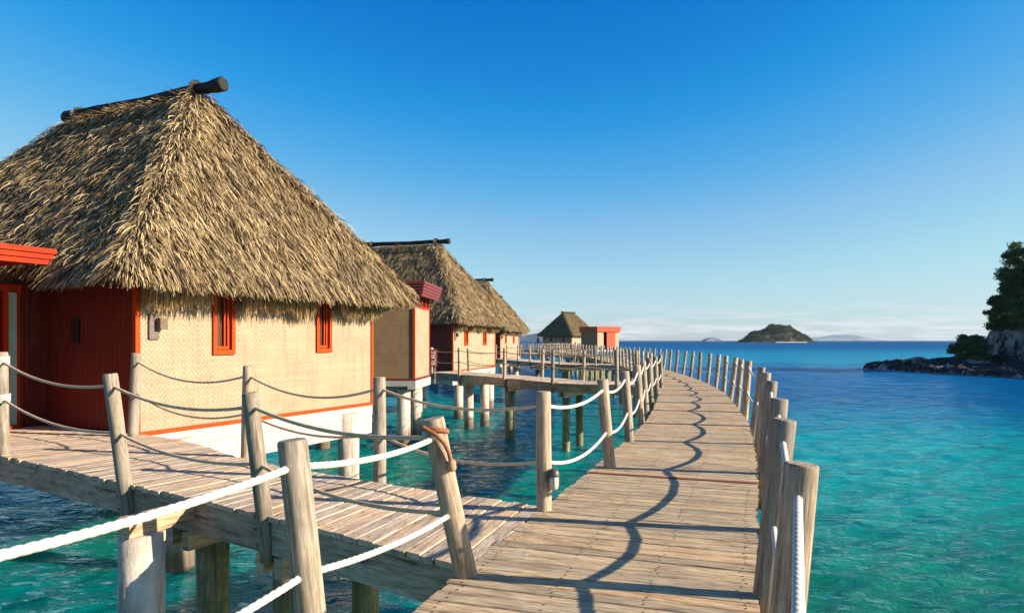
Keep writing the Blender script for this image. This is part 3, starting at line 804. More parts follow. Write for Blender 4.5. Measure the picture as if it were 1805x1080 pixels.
# railings of the first jetty
t1 = empty('rope_railing', (0, 0, 0), 0, 'railing on the camera side of the nearest jetty, with a rope-wrapped end post at left', 'railing', RG)
q = [post(t1, -7.17, 9.76, (0.0, -0.03), 1.44, 0.12, 0.078), post(t1, -4.33, 7.74, (-0.11, -0.05), 1.24, 0.46, 0.078), post(t1, -2.29, 6.38, (-0.095, -0.04), 1.13, 0.44, 0.074)]
end = psA[-1]
for w in ('up', 'lo'):
    rope_run(t1, q + [end], w, 0.115, 0.0165, 0, M_ROPEOLD)
    lashing(t1, q[0], w, 0.078, 4)
# lashings on end post
t2 = empty('rope_railing', (0, 0, 0), 0, 'railing on the hut side of the nearest jetty, in front of the big woven wall', 'railing', RG)
q2 = [post(t2, -6.36, 11.62, (0.05, -0.02), 1.39, 0.1, 0.083), post(t2, -3.69, 9.60, (0.04, -0.03), 1.25, 0.3, 0.074), post(t2, -1.53, 7.99, (0.0, 0.0), 1.18, 0.42, 0.0735)]
for w in ('up', 'lo'): rope_run(t2, q2 + [psB[0]], w, 0.14, 0.0155, 0, M_ROPEOLD)

# brown twine tied round the leaning post, with a cork float on its end
tw = empty('twine_tie', tuple(end['top']), 0, 'brown twine looped over the leaning post with a cork float dangling from it', 'twine')
p0 = end['top'] - Vector((0, 0, 0.09)); T0 = end['top']
pts = []
zax = (end['top'] - end['lo']).normalized(); u_ = zax.orthogonal().normalized(); w_ = zax.cross(u_)
for k in range(27):
    a = 2 * math.pi * k / 13; pts.append((u_ * math.cos(a) + w_ * math.sin(a)) * 0.080 - zax * (0.07 + 0.012 * k / 13 + 0.03 * math.cos(a)))
v, f = rope_mesh([[Vector(p) for p in pts]], 0.011, 1); mesh_obj('loop', v, f, M_TWINE, tw, True)
hang = [Vector((-0.06, -0.075, -0.05)), Vector((0.03, -0.09, -0.10)), Vector((0.085, -0.085, -0.16)), Vector((0.115, -0.07, -0.23)), Vector((0.125, -0.065, -0.29))]
v, f = rope_mesh([hang], 0.014, 1); mesh_obj('tail', v, f, M_TWINE, tw, True)
MB().tube([(0.125, -0.065, -0.27), (0.128, -0.065, -0.285), (0.132, -0.065, -0.33), (0.134, -0.065, -0.345)], [0.018, 0.03, 0.03, 0.018], 14).build('cork_float', plain('cork', (0.42, 0.22, 0.12), 0.8), tw, True)

# bulkhead lamp on the post at the first jetty
P = psB[0]
lm = empty('bulkhead_lamp', (0.372, 6.50, 2.905), 0, 'small oval bulkhead lamp with grey hood fixed low on the post by the jetty corner', 'lamp')
MB().tube([(-0.045, 0.02, 0), (0.0, 0.0, 0)], [0.045, 0.05], 16).build('back_plate', M_METAL, lm, True)
def lathe(prof, n=20, c=(0, 0)):
    mb = MB(); mb.tube([(c[0], c[1], z) for r, z in prof], [r for r, z in prof], n); return mb
lathe([(0.012, -0.10), (0.035, -0.095), (0.047, -0.07), (0.050, -0.02), (0.050, 0.03)], 20, (0.02, -0.02)).build('glass', M_SHADE, lm, True)
lathe([(0.053, 0.025), (0.055, 0.04), (0.050, 0.07), (0.036, 0.092), (0.012, 0.10)], 20, (0.02, -0.02)).build('hood', M_METAL, lm, True)
cg = MB()
for a in range(5):
    an = math.radians(-150 + a * 60)
    cg.tube([(0.02 + 0.054 * math.cos(an), -0.02 + 0.054 * math.sin(an), 0.03), (0.02 + 0.054 * math.cos(an), -0.02 + 0.054 * math.sin(an), -0.06), (0.02 + 0.02 * math.cos(an), -0.02 + 0.02 * math.sin(an), -0.106)], [0.003] * 3, 6)
cg.build('cage', M_METAL, lm)

# second jetty (to hut two)
j2n = [(6.0, 23.9), (4.6, 24.9), (3.7, 25.3), (2.9, 25.4), (1.73, 26.3), (0, 29.2), (-1.86, 32.0), (-4.3, 35.4)]
j2f = [(6.6, 26.0), (5.2, 27.0), (4.2, 27.3), (3.6, 27.4), (3.0, 27.9), (1.5, 30.3), (-0.5, 33.2), (-2.9, 36.7)]
j2, A2, B2, L2 = jetty('second jetty, curving from the boardwalk to the hut with the flat-roofed annex', j2n, j2f,
    piles=[(0.30, 0.2, 0.15, M_PILEWOOD, True), (0.55, 0.1, 0.21, M_PILEWOOD, True), (0.8, 0.3, 0.22, M_PILE, True), (0.30, 0.85, 0.15, M_PILEWOOD, True), (0.8, 0.9, 0.22, M_PILE, True)])
def jetty_rail(A, B, L, fr, side, label, h=1.22, r=0.07, lash=False, out=0.1, lod=1, sag=0.1):
    t = empty('rope_railing', (0, 0, 0), 0, label, 'railing', RG); ps = []
    for f in fr:
        a, b_ = A(f * L), B(f * L); c = a + (a - b_).normalized() * out if side == 0 else b_ + (b_ - a).normalized() * out
        ps.append(post(t, c.x, c.y, (random.uniform(-.04, .04), random.uniform(-.03, .03)), h, 0.4, r, D, lod))
    for w in ('up', 'lo'): rope_run(t, ps, w, sag, 0.017, lod, M_ROPEOLD)
    if lash:
        for w in ('up', 'lo'): lashing(t, ps[-1], w, r, 5, 0.02)
    return t
jetty_rail(A2, B2, L2, (0.16, 0.33, 0.56, 0.80, 0.965), 0, 'camera-side railing of the second jetty, with a rope-lashed post by the sign', lash=True, h=1.26)
jetty_rail(A2, B2, L2, (0.14, 0.30, 0.50, 0.70, 0.93), 1, 'hut-side railing of the second jetty, in front of the second hut', h=1.2)
# third
j3, A3, B3, L3 = jetty('third jetty, running to the hut partly hidden behind the second one',
    [(7.6, 44.6), (5.6, 46.1), (3.6, 46.6), (2.1, 50.3), (0.54, 54.7), (-1.0, 59.5), (-1.6, 62)], [(7.9, 46.8), (6.2, 48.2), (4.8, 49.0), (3.8, 51.5), (2.3, 56), (0.9, 60.3), (0.3, 62.5)],
    piles=[(0.25, 0.3, 0.16, M_PILEWOOD, True), (0.5, 0.3, 0.16, M_PILEWOOD, True), (0.75, 0.3, 0.2, M_PILE, True)])
jetty_rail(A3, B3, L3, (0.12, 0.25, 0.38, 0.51, 0.64, 0.77, 0.93), 0, 'camera-side railing of the third jetty, behind the second jetty', lod=2)
jetty_rail(A3, B3, L3, (0.12, 0.25, 0.38, 0.51, 0.64, 0.77, 0.93), 1, 'far-side railing of the third jetty, ahead of the crowded distant posts', lod=2)
j4, A4, B4, L4 = jetty('fourth jetty, a thin distant strip of planks just before the crowd of far posts',
    [(8.0, 70.0), (6.9, 72.4), (5.6, 78), (4.0, 83), (2.0, 88), (0.2, 91)], [(8.0, 72.4), (7.6, 74.5), (6.9, 79), (5.6, 84.2), (3.6, 89.3), (1.6, 92.8)],
    piles=[(0.3, 0.3, 0.16, M_PILEWOOD, True), (0.7, 0.3, 0.16, M_PILEWOOD, True)])
jetty_rail(A4, B4, L4, (0.1, 0.2, 0.3, 0.4, 0.5, 0.6, 0.7, 0.8, 0.9), 0, 'camera-side railing of the fourth jetty, among the distant posts', lod=2)
jetty_rail(A4, B4, L4, (0.1, 0.2, 0.3, 0.4, 0.5, 0.6, 0.7, 0.8, 0.9), 1, 'far-side railing of the fourth jetty, among the distant posts', lod=2)
# fifth jetty to the last hut
j5, A5, B5, L5 = jetty('last jetty, crossing to the distant hut that stands alone on the right',
    [(5.6, 113), (8.0, 118), (10.6, 124), (13.5, 131), (14.5, 136)], [(3.8, 114.6), (6.4, 119), (9.0, 125), (11.9, 132), (12.9, 137)], piles=[(0.3, 0.3, 0.16, M_PILEWOOD, True), (0.7, 0.3, 0.16, M_PILEWOOD, True)])
jetty_rail(A5, B5, L5, [0.08 + 0.1 * k for k in range(9)], 0, 'railing on the right side of the last jetty, before the red annex door', lod=2)
jetty_rail(A5, B5, L5, [0.12 + 0.1 * k for k in range(9)], 1, 'railing on the left side of the last jetty, before the dark-roofed hut', lod=2)

def fbm(x, y, seed=0, octv=5, sc=1.0):
    r = np.random.default_rng(seed); v = 0; a = 1.0
    for o_ in range(octv):
        for q_ in range(4):
            th = r.uniform(0, 2 * np.pi); ph = r.uniform(0, 6.28); f_ = sc * 2 ** o_ * r.uniform(0.7, 1.4)
            v = v + a * np.sin((x * np.cos(th) + y * np.sin(th)) * f_ + ph) / 4
        a *= 0.55
    return v
# ------------------------------------------------------------------ hut (local frame: x along the front wall, y inward, z up from deck)
HL, HW, HR = 6.67, 9.3, 7.3
HEN = 3.32     # top of the flat entry roof that meets the thatch
OV = 0.72; ZE = 2.80
RX = HL / 2; RY0, RY1 = 2.43, 6.9
def roof_h(x, y):
    k = 9.0
    sf = (HR - ZE) / (RY0 + OV); ss = (HR - ZE) / (RX + OV)
    planes = [ZE + (y + OV) * sf, ZE + (HW + OV - y) * sf, ZE + (x + OV) * ss, ZE + (HL + OV - x) * ss]
    m = np.minimum.reduce(planes)
    acc = sum(np.exp(-k * (p - m)) for p in planes)
    return m - np.log(acc) / k
def uvbox(mb_list, name, mat, parent):
    """boxes with UVs in metres on their faces (u horizontal run, v height)"""
    vs = []; fs = []; uv = []
    for (x0, x1, y0, y1, z0, z1) in mb_list:
        b0 = len(vs)
        vs += [(x, y, z) for z in (z0, z1) for y in (y0, y1) for x in (x0, x1)]
        for f in [(0, 2, 3, 1), (4, 5, 7, 6), (0, 1, 5, 4), (2, 6, 7, 3), (0, 4, 6, 2), (1, 3, 7, 5)]:
            fs.append(tuple(b0 + i for i in f))
            pts = [vs[b0 + i] for i in f]
            dx = max(p[0] for p in pts) - min(p[0] for p in pts)
            for p in pts: uv.append((p[0] + 0.37 if dx > 1e-6 else p[1] + 0.81, p[2]))
    return mesh_obj(name, vs, fs, mat, parent, uvs=uv)

def strands(P, Dv, Nn, length, width, lift, droop, roll, rnd_v):
    """P start (n,3), Dv direction, Nn outward normal; returns bent straw ribbons (3 quads each)"""
    n = len(P); ts = np.array([0, 0.35, 0.72, 1.0])
    side = np.cross(Dv, Nn); side /= np.linalg.norm(side, axis=1)[:, None] + 1e-9
    sd = side * np.cos(roll)[:, None] + Nn * np.sin(roll)[:, None]
    V = np.zeros((n, 8, 3))
    for i, t in enumerate(ts):
        c = P + Dv * (length * t)[:, None] + Nn * (lift * math.sin(t * 2.2) * 1.0)[:, None]
        c[:, 2] -= droop * t * t
        wd = width * (1.0 if t < 0.9 else 0.45)
        V[:, i * 2] = c - sd * (wd / 2)[:, None]; V[:, i * 2 + 1] = c + sd * (wd / 2)[:, None]
    base = (np.arange(n) * 8)[:, None, None]
    q = np.array([[0, 1, 3, 2], [2, 3, 5, 4], [4, 5, 7, 6]])[None]
    return V.reshape(-1, 3), (base + q).reshape(-1, 4), np.repeat(rnd_v, 3)

def build_thatch(parent, cut=False):
    # core: shell following the roof field, thick at the eave
    gx = np.linspace(-OV, HL + OV, 60); gy = np.linspace(-OV, HW + OV, 78)
    X, Y = np.meshgrid(gx, gy, indexing='ij'); Z = roof_h(X, Y)
    ze = ZE - 0.02
    Z2 = np.maximum(Z, ze) + 0.0
    rim = Z < ze + 0.02
    vt = np.stack([X, Y, Z2 + 0.02], -1).reshape(-1, 3); vb = np.stack([X, Y, np.maximum(Z2 - 0.30, 2.60)], -1).reshape(-1, 3)
    nx, ny = X.shape; nb = nx * ny
    fs = []
    keep = np.zeros((nx - 1, ny - 1), bool)
    for i in range(nx - 1):
        for j in range(ny - 1):
            if rim[i, j] and rim[i + 1, j] and rim[i, j + 1] and rim[i + 1, j + 1]: continue
            if cut and X[i, j] < -0.62 and 1.1 < Y[i, j] < 5.6: continue
            keep[i, j] = True
    idx = lambda i, j: i * ny + j
    for i in range(nx - 1):
        for j in range(ny - 1):
            if not keep[i, j]: continue
            a, b_, c, d = idx(i, j), idx(i + 1, j), idx(i + 1, j + 1), idx(i, j + 1)
            fs.append((a, b_, c, d)); fs.append((nb + d, nb + c, nb + b_, nb + a))
            if j == 0 or not keep[i, j - 1]: fs.append((a, nb + a, nb + b_, b_))
            if j == ny - 2 or not keep[i, j + 1]: fs.append((c, nb + c, nb + d, d))
            if i == 0 or not keep[i - 1, j]: fs.append((d, nb + d, nb + a, a))
            if i == nx - 2 or not keep[i + 1, j]: fs.append((b_, nb + b_, nb + c, c))
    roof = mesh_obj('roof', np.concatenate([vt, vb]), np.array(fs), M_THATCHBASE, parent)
    # straw coat
    n = 200000
    x = rng.uniform(-OV, HL + OV, n); y = rng.uniform(-OV, HW + OV, n)
    z = roof_h(x, y); ok = z > ZE - 0.05
    # thin out the two sides turned away
    away = ((x - RX) / (RX + OV) > np.abs(y - HW / 2) / (HW / 2 + OV)) * 1.0
    sf = (y + OV) < (x + OV) * 1.5
    e = 0.02
    gxv = (roof_h(x + e, y) - roof_h(x - e, y)) / (2 * e); gyv = (roof_h(x, y + e) - roof_h(x, y - e)) / (2 * e)
    back = (gyv < -0.6)
    rightf = (gxv < -0.6)
    ok &= ~((back | rightf) & (rng.random(n) < 0.62))
    x, y, z, gxv, gyv = [a[ok] for a in (x, y, z, gxv, gyv)]
    def coat(x, y, z, gxv, gyv, L0, L1, lift0, lift1, w0, w1, droop0, droop1, steep=0.0, jit=0.11, bright=0.0, start=0.0):
        if cut:
            k_ = ~((x < -0.55) & (y > 1.05) & (y < 5.5)); x, y, z, gxv, gyv = x[k_], y[k_], z[k_], gxv[k_], gyv[k_]
        n = len(x)
        G = np.sqrt(gxv ** 2 + gyv ** 2) + 1e-6
        Nn = np.stack([-gxv, -gyv, np.ones(n)], 1); Nn /= np.linalg.norm(Nn, axis=1)[:, None]
        Dv = np.stack([-gxv / G, -gyv / G, -G], 1); Dv /= np.linalg.norm(Dv, axis=1)[:, None]
        sd = np.cross(Dv, Nn)
        # gentle combing swirls + per-straw jitter
        sw = 0.09 * np.sin(x * 2.1 + y * 1.3) * np.sin(y * 2.7 - z * 1.9)
        a = rng.normal(0, jit, n) + sw
        Dv = Dv + sd * a[:, None] + Nn * rng.normal(0.03, 0.05, n)[:, None]
        if steep: Dv[:, 2] -= steep
        Dv /= np.linalg.norm(Dv, axis=1)[:, None]
        cl_ = 0.033 * fbm(x * 1.2 + 0.6 * z, y * 1.2 - 0.5 * z, 31, 4, 3.2) + 0.010 * fbm(x - 0.8 * z, y + z, 33, 3, 13.0)
        P = np.stack([x, y, z], 1) + Nn * (rng.uniform(0.0, 0.05, n) + cl_)[:, None] - Dv * start
        rn = np.clip(rng.normal(0.52 + bright, 0.29, n), 0, 1)
        return strands(P, Dv, Nn, rng.uniform(L0, L1, n), rng.uniform(w0, w1, n), rng.uniform(lift0, lift1, n), rng.uniform(droop0, droop1, n), rng.normal(0, 0.5, n), rn)
    parts = [coat(x, y, z, gxv, gyv, 0.30, 0.62, 0.01, 0.075, 0.010, 0.019, 0.0, 0.025)]
    # stray light straws lying across
    m = rng.random(len(x)) < 0.02
    parts.append(coat(x[m], y[m], z[m] + 0.05, gxv[m], gyv[m], 0.25, 0.5, 0.05, 0.16, 0.008, 0.014, 0, 0.04, jit=0.55, bright=0.3))
    # eave: hanging ends, several layers deep
    n = 34000
    per = rng.uniform(0, 1, n)
    x = rng.uniform(-OV, HL + OV, n * 12); y = rng.uniform(-OV, HW + OV, n * 12); z = roof_h(x, y)
    m = (z > ZE - 0.06) & (z < ZE + 0.42)
    x, y, z = x[m][:n], y[m][:n], z[m][:n]
    gxv = (roof_h(x + e, y) - roof_h(x - e, y)) / (2 * e); gyv = (roof_h(x, y + e) - roof_h(x, y - e)) / (2 * e)
    m = ~(((gyv < -0.6) | (gxv < -0.6)) & (rng.random(len(x)) < 0.5))
    x, y, z, gxv, gyv = [a[m] for a in (x, y, z, gxv, gyv)]
    parts.append(coat(x, y, z - 0.02, gxv, gyv, 0.24, 0.46, 0.02, 0.10, 0.014, 0.025, 0.0, 0.09, steep=0.25, jit=0.14))
    # underside layer so the edge is thick
    parts.append(coat(x, y, z - 0.10, gxv, gyv, 0.16, 0.30, 0.0, 0.04, 0.014, 0.024, 0.0, 0.06, steep=0.6, jit=0.14))
    # tufts on the hips and along the ridge
    n = 7000
    t = rng.random(n)
    cs = [(-OV, -OV, RX, RY0), (HL + OV, -OV, RX, RY0), (-OV, HW + OV, RX, RY1), (HL + OV, HW + OV, RX, RY1)]
    ci = rng.integers(0, 4, n); C = np.array(cs)[ci]
    x = C[:, 0] + (C[:, 2] - C[:, 0]) * t + rng.normal(0, 0.10, n); y = C[:, 1] + (C[:, 3] - C[:, 1]) * t + rng.normal(0, 0.10, n)
    z = roof_h(x, y); m = z > ZE - 0.05; x, y, z = x[m], y[m], z[m]
    gxv = (roof_h(x + e, y) - roof_h(x - e, y)) / (2 * e); gyv = (roof_h(x, y + e) - roof_h(x, y - e)) / (2 * e)
    parts.append(coat(x, y, z + 0.10, gxv, gyv, 0.25, 0.5, 0.05, 0.15, 0.011, 0.02, 0, 0.05, jit=0.28, bright=0.08))
    n = 5000
    y = rng.uniform(RY0 - 0.15, RY1 + 0.15, n); sgn = np.where(rng.random(n) < 0.5, -1, 1); x = RX + sgn * rng.uniform(0.02, 0.2, n)
    z = roof_h(x, y); gxv = -sgn * 1.05; gyv = rng.normal(0, 0.2, n)
    parts.append(coat(x, y, z + 0.05, gxv, gyv, 0.3, 0.6, 0.05, 0.14, 0.012, 0.02, 0, 0.05, jit=0.2, bright=0.1))
    V = []; F = []; R = []; off = 0
    for v, f, r in parts:
        V.append(v); F.append(f + off); R.append(r); off += len(v)
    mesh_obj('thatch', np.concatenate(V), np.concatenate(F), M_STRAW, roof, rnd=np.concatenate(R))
    # paler inner fringe hanging against the front wall
    n = 4200
    xs = rng.uniform(0.02, HL - 0.02, n)
    ok = np.ones(n, bool)
    for a, b_ in WINS: ok &= ~((xs > a - 0.30) & (xs < b_ + 0.02))
    xs = xs[ok]; n = len(xs)
    P = np.stack([xs, rng.uniform(-0.34, -0.12, n), rng.uniform(2.62, 2.8, n)], 1)
    Dv = np.stack([rng.normal(0, 0.06, n), rng.normal(-0.03, 0.04, n), -np.ones(n)], 1)
    Nn = np.tile([0.0, -1.0, 0.05], (n, 1))
    ln = 0.38 + 0.18 * np.sin(xs * 5.3) * np.sin(xs * 2.1) * 0.5 + rng.uniform(-0.1, 0.12, n) + 0.05
    v, f, r = strands(P, Dv, Nn, ln, rng.uniform(0.012, 0.022, n), rng.uniform(0, 0.03, n), np.zeros(n), rng.normal(0, 0.4, n), rng.random(n))
    r = np.clip(r, 0, 1)
    mesh_obj('inner_fringe', v, f, M_FRINGE, roof, rnd=r)
    return roof

WINS = [(1.60, 2.14), (4.54, 5.07)]
WZ0 = 1.32; WTOP = 2.80
def build_window(parent, x0, x1, z0=WZ0, z1=WTOP):
    cx = x0; f = 0.085
    fr = MB()
    fr.box(x0, x0 + f, -0.045, 0.06, z0, z1).box(x1 - f, x1, -0.045, 0.06, z0, z1).box(x0 + f, x1 - f, -0.05, 0.06, z0, z0 + f * 1.1).box(x0 + f, x1 - f, -0.045, 0.06, z1 - f, z1)
    w = fr.build('window', M_ORANGE, parent)
    s = MB(); a, b_ = x0 + f + 0.012, x1 - f - 0.012; c, d = z0 + f * 1.1 + 0.012, z1 - f - 0.01
    s.box(a, a + 0.05, 0.02, 0.055, c, d).box(b_ - 0.05, b_, 0.02, 0.055, c, d).box(a + 0.05, b_ - 0.05, 0.02, 0.055, c, c + 0.06)
    s.box((a + b_) / 2 + 0.03, (a + b_) / 2 + 0.065, 0.01, 0.05, c + 0.06, d)
    s.build('sash', M_ORANGE, w)
    MB().box(a, b_, 0.062, 0.075, c, d).build('pane', M_GLASS, w)
    return w
def glassmat():
    m, t, b = newmat('dark_glass')
    b.inputs['Base Color'].default_value = (0.10, 0.035, 0.022, 1); b.inputs['Roughness'].default_value = 0.12
    b.inputs['Specular IOR Level'].default_value = 0.5
    return m
M_GLASS = glassmat()

def grooved(parent, name, p0, p1, z0, z1, outn, mat, bw_=0.115, th=0.03):
    """vertical boards with real grooves between p0 and p1 (2D), facing outn"""
    p0 = Vector(p0); p1 = Vector(p1); d = (p1 - p0); L = d.length; d.normalize(); o_ = Vector(outn)
    n = max(1, round(L / bw_)); w = L / n; mb = MB()
    back0, back1 = p0 - o_ * th, p1 - o_ * th
    def pr(a, b_, c0, c1):   # prism between a..b along d, depth c0..c1 along out
        A_ = p0 + d * a; B_ = p0 + d * b_
        pts = [A_ + o_ * c0, B_ + o_ * c0, B_ + o_ * c1, A_ + o_ * c1]
        mb.add([(p.x, p.y, z) for z in (z0, z1) for p in pts], [(3, 2, 1, 0), (4, 5, 6, 7), (0, 1, 5, 4), (1, 2, 6, 5), (2, 3, 7, 6), (3, 0, 4, 7)])
    pr(0, L, -th - 0.03, -th)
    for k in range(n): pr(k * w + 0.004, (k + 1) * w - 0.004, -th + 0.0005, random.uniform(-0.001, 0.001))
    return mb.build(name, mat, parent)

def build_hut(cut=False):
    root = empty('thatched_hut')
    build_thatch(root, cut)
    # ridge log with flared ends
    lg = MB()
    y0, y1 = 1.62, 7.35; zc = HR + 0.13
    path = []; rad = []
    for y_, r_ in ((y0, 0.135), (y0 + 0.03, 0.165), (y0 + 0.24, 0.155), (y0 + 0.42, 0.13), (y0 + 1.2, 0.12), (4.3, 0.125), (y1 - 1.3, 0.13), (y1 - 0.5, 0.14), (y1 - 0.25, 0.17), (y1 - 0.03, 0.18), (y1, 0.14)):
        path.append((RX + 0.02 * math.sin(y_ * 1.7), y_, zc + 0.02 * math.sin(y_ * 2.3) + 0.03 * ((y_ - 4.3) / 3) ** 2)); rad.append(r_)
    log = lg.tube(path, rad, 18, True, 0.03).build('ridge_log', M_LOG, root, True)
    # straw binding round the log at both ends of the ridge
    for yb in (RY0 + 0.1, RY1 - 0.1):
        n = 260; a = rng.uniform(0, 2 * np.pi, n)
        P = np.stack([RX + 0.15 * np.cos(a), yb + rng.normal(0, 0.05, n), zc + 0.15 * np.sin(a)], 1)
        Dv = np.stack([-np.sin(a), rng.normal(0, 0.25, n), np.cos(a)], 1); Dv /= np.linalg.norm(Dv, axis=1)[:, None]
        Nn = np.stack([np.cos(a), np.zeros(n), np.sin(a)], 1)
        v, f, r = strands(P, Dv, Nn, rng.uniform(0.08, 0.2, n), np.full(n, 0.016), rng.uniform(0, 0.02, n), np.zeros(n), rng.normal(0, 0.3, n), np.clip(rng.normal(0.7, 0.2, n), 0, 1))
        mesh_obj('binding', v, f, M_STRAW, log, rnd=r)
    # walls
    WT = 2.85
    segs = []
    xs = 0.0
    for a, b_ in WINS:
        segs.append((xs, a, 0, 0.12, 0, WT)); segs.append((a, b_, 0, 0.12, 0, WZ0)); xs = b_
    segs.append((xs, HL, 0, 0.12, 0, WT))
    fw = uvbox(segs, 'front_wall', M_WEAVE, root)
    uvbox([(HL - 0.12, HL, 0.122, HW, 0, WT), (0.12, HL - 0.12, HW - 0.12, HW, 0, WT), (0, 0.12, 2.6, HW, 0, WT)], 'back_wall', M_WEAVE, root)
    MB().box(0.12, HL - 0.12, 0.12, HW - 0.12, 0, 0.05).build('floor', M_POST, root)
    grooved(root, 'side_wall', (-0.002, 2.6), (-0.002, 0.06), 0, WT, (-1, 0), M_BOARDS)
    tr = MB()
    tr.box(-0.035, 0.055, -0.03, 0.06, 0.0, WT)
    tr.build('corner_trim', M_ORANGE, root)
    MB().box(HL - 0.055, HL + 0.03, -0.03, 0.06, 0.0, WT).build('corner_trim', M_ORANGE, root)
    MB().box(-0.04, HL + 0.035, -0.04, 0.1, -0.075, -0.002).build('base_trim', M_ORANGE, root)
    for a, b_ in WINS: build_window(root, a, b_)
    # plinth of two white boards with a shadow gap
    MB().box(-0.01, HL + 0.01, -0.012, 0.3, -0.33, -0.078).box(0.0, HL, 0.0, 0.3, -0.80, -0.338).box(0, HL, 0.31, HW, -0.75, -0.08).build('plinth', M_PLINTH, root)
    for (px, py) in ((0.9, 0.05), (5.75, 0.02), (0.9, 6.6), (5.75, 4.6), (0.9, 8.9), (5.75, 8.9)):
        MB().tube([(px, py, -5.1), (px, py, -2.0), (px, py, -0.81 if py > 1 else -0.2)], [0.27, 0.262, 0.26], 24, True, 0.004).build('pile', M_PILE, root, True)
    # wall lamp: dark carved plate with a box shade
    wl = MB().box(0.22, 0.42, -0.045, -0.001, 1.62, 2.08, 0.006).build('wall_lamp', plain('lamp_plate', (0.15, 0.11, 0.085), 0.7, 0.3, 20, 0.5, 60), root)
    MB().box(0.34, 0.50, -0.17, -0.046, 1.80, 2.0, 0.008).build('lamp_shade', M_STONE_LAMP, wl)
    wl2 = MB().box(-0.05, -0.003, 1.55, 1.75, 1.55, 2.0, 0.006).build('wall_lamp', M_DARK, root)  # lamp in the shade of the side wall, that shade painted as near-black
    return root

def hut_place(o, ax, ay, alx, aly, z=D):
    o.location = (ax, ay, z); o.rotation_euler = (0, 0, math.atan2(aly, alx))
# The hut frame is x along, y inward with inward = along rotated +90deg
hut = build_hut(True); hut_b = build_hut(False)
HG = 'thatched overwater huts'
hut_place(hut, -6.54, 12.05, 0.432, 0.902)
tag(hut, 'nearest and largest thatched hut, woven cream wall with two orange-framed slit windows, at left', 'hut', HG)
huts = [hut]
for (ax, ay, dx, dy, lab) in ((-3.17, 37.0, 0.316, 0.949, 'second thatched hut back, with a flat-roofed woven annex beside its dark red wall'),
                          (-1.08, 62.8, 0.256, 0.967, 'third thatched hut back, its right half showing past the second hut'),
                          (-0.34, 89.4, 0.2, 0.98, 'fourth thatched hut, hidden but for the tip of its ridge log'),
                          (6.4, 142.0, 0.83, -0.558, 'far thatched hut standing alone on the horizon, its dark shaded roof facing the camera')):
    h = copy_tree(hut_b) if len(huts) > 1 else hut_b; hut_place(h, ax, ay, dx, dy); tag(h, lab, 'hut', HG); huts.append(h)
SC.view_layers[0].update()

# entry building of hut one (in hut frame): face at y=2.6, from x=0 towards the camera
def entry(root):
    H = 2.92; Y0 = 2.6
    a = grooved(root, 'entry_wall', (-0.46, Y0), (-0.0, Y0), 0, H, (0, -1), M_BOARDS, 0.1)
    ob = MB().box(-4.2, -2.3, Y0, Y0 + 0.1, 0, H).box(-4.2, 0, Y0 + 2.8, Y0 + 2.9, 0, H).box(-4.2, -4.1, Y0 + 0.1, Y0 + 2.8, 0, H)
    ob.build('rear_wall', M_RED, a)
    # door set: sidelight, frame, transom boards, door leaf
    fr = MB()
    fr.box(-0.50, -0.462, Y0 - 0.03, Y0 + 0.08, 0.0, 2.50)
    fr.box(-0.76, -0.67, Y0 - 0.06, Y0 + 0.08, 0.0, 2.50)
    fr.box(-0.86, -0.80, Y0 - 0.03, Y0 + 0.08, 0.0, 2.50)
    fr.box(-1.85, -1.76, Y0 - 0.06, Y0 + 0.08, 0.0, 2.50)
    fr.box(-1.85, -0.462, Y0 - 0.07, Y0 + 0.08, 2.503, 2.62)
    fr.box(-0.70, -0.50, Y0 - 0.11, Y0 + 0.02, 0.003, 0.05)
    door = fr.build('door_frame', M_RED, root)
    MB().box(-0.668, -0.502, Y0 + 0.0, Y0 + 0.012, 0.06, 2.48).build('sidelight', M_TEAL, door)
    lf = MB().box(-1.75, -1.65, Y0 + 0.02, Y0 + 0.06, 0.03, 2.48).box(-0.98, -0.87, Y0 + 0.02, Y0 + 0.06, 0.03, 2.48).box(-1.65, -0.98, Y0 + 0.02, Y0 + 0.06, 0.03, 0.2).build('door_leaf', M_RED, door)
    MB().box(-1.65, -0.98, Y0 + 0.035, Y0 + 0.045, 0.2, 2.48).build('door_glass', M_GLASS, door)
    grooved(root, 'transom', (-2.3, Y0), (-0.462, Y0), 2.625, H, (0, -1), M_BOARDS, 0.1)
    grooved(root, 'entry_wall', (-2.3, Y0), (-1.86, Y0), 0, 2.5, (0, -1), M_BOARDS, 0.1)
    rf = MB()
    rf.box(-4.5, -0.80, 1.16, Y0 + 3.2, H + 0.012, H + 0.235)
    roof = rf.build('flat_roof', M_RED, root)
    fb = MB()
    for k in range(3): fb.box(-4.52, -0.78 + 0.03 * k, 1.12 - 0.035 * k, 1.158, H - 0.03 + 0.092 * k, H + 0.055 + 0.092 * k)
    fb.build('fascia', M_RED, roof)
M_TEAL = plain('pale_teal_glass', (0.30, 0.44, 0.38), 0.15, 0.12, 2, 0.0, 10, 0, 0.6)
entry(hut)

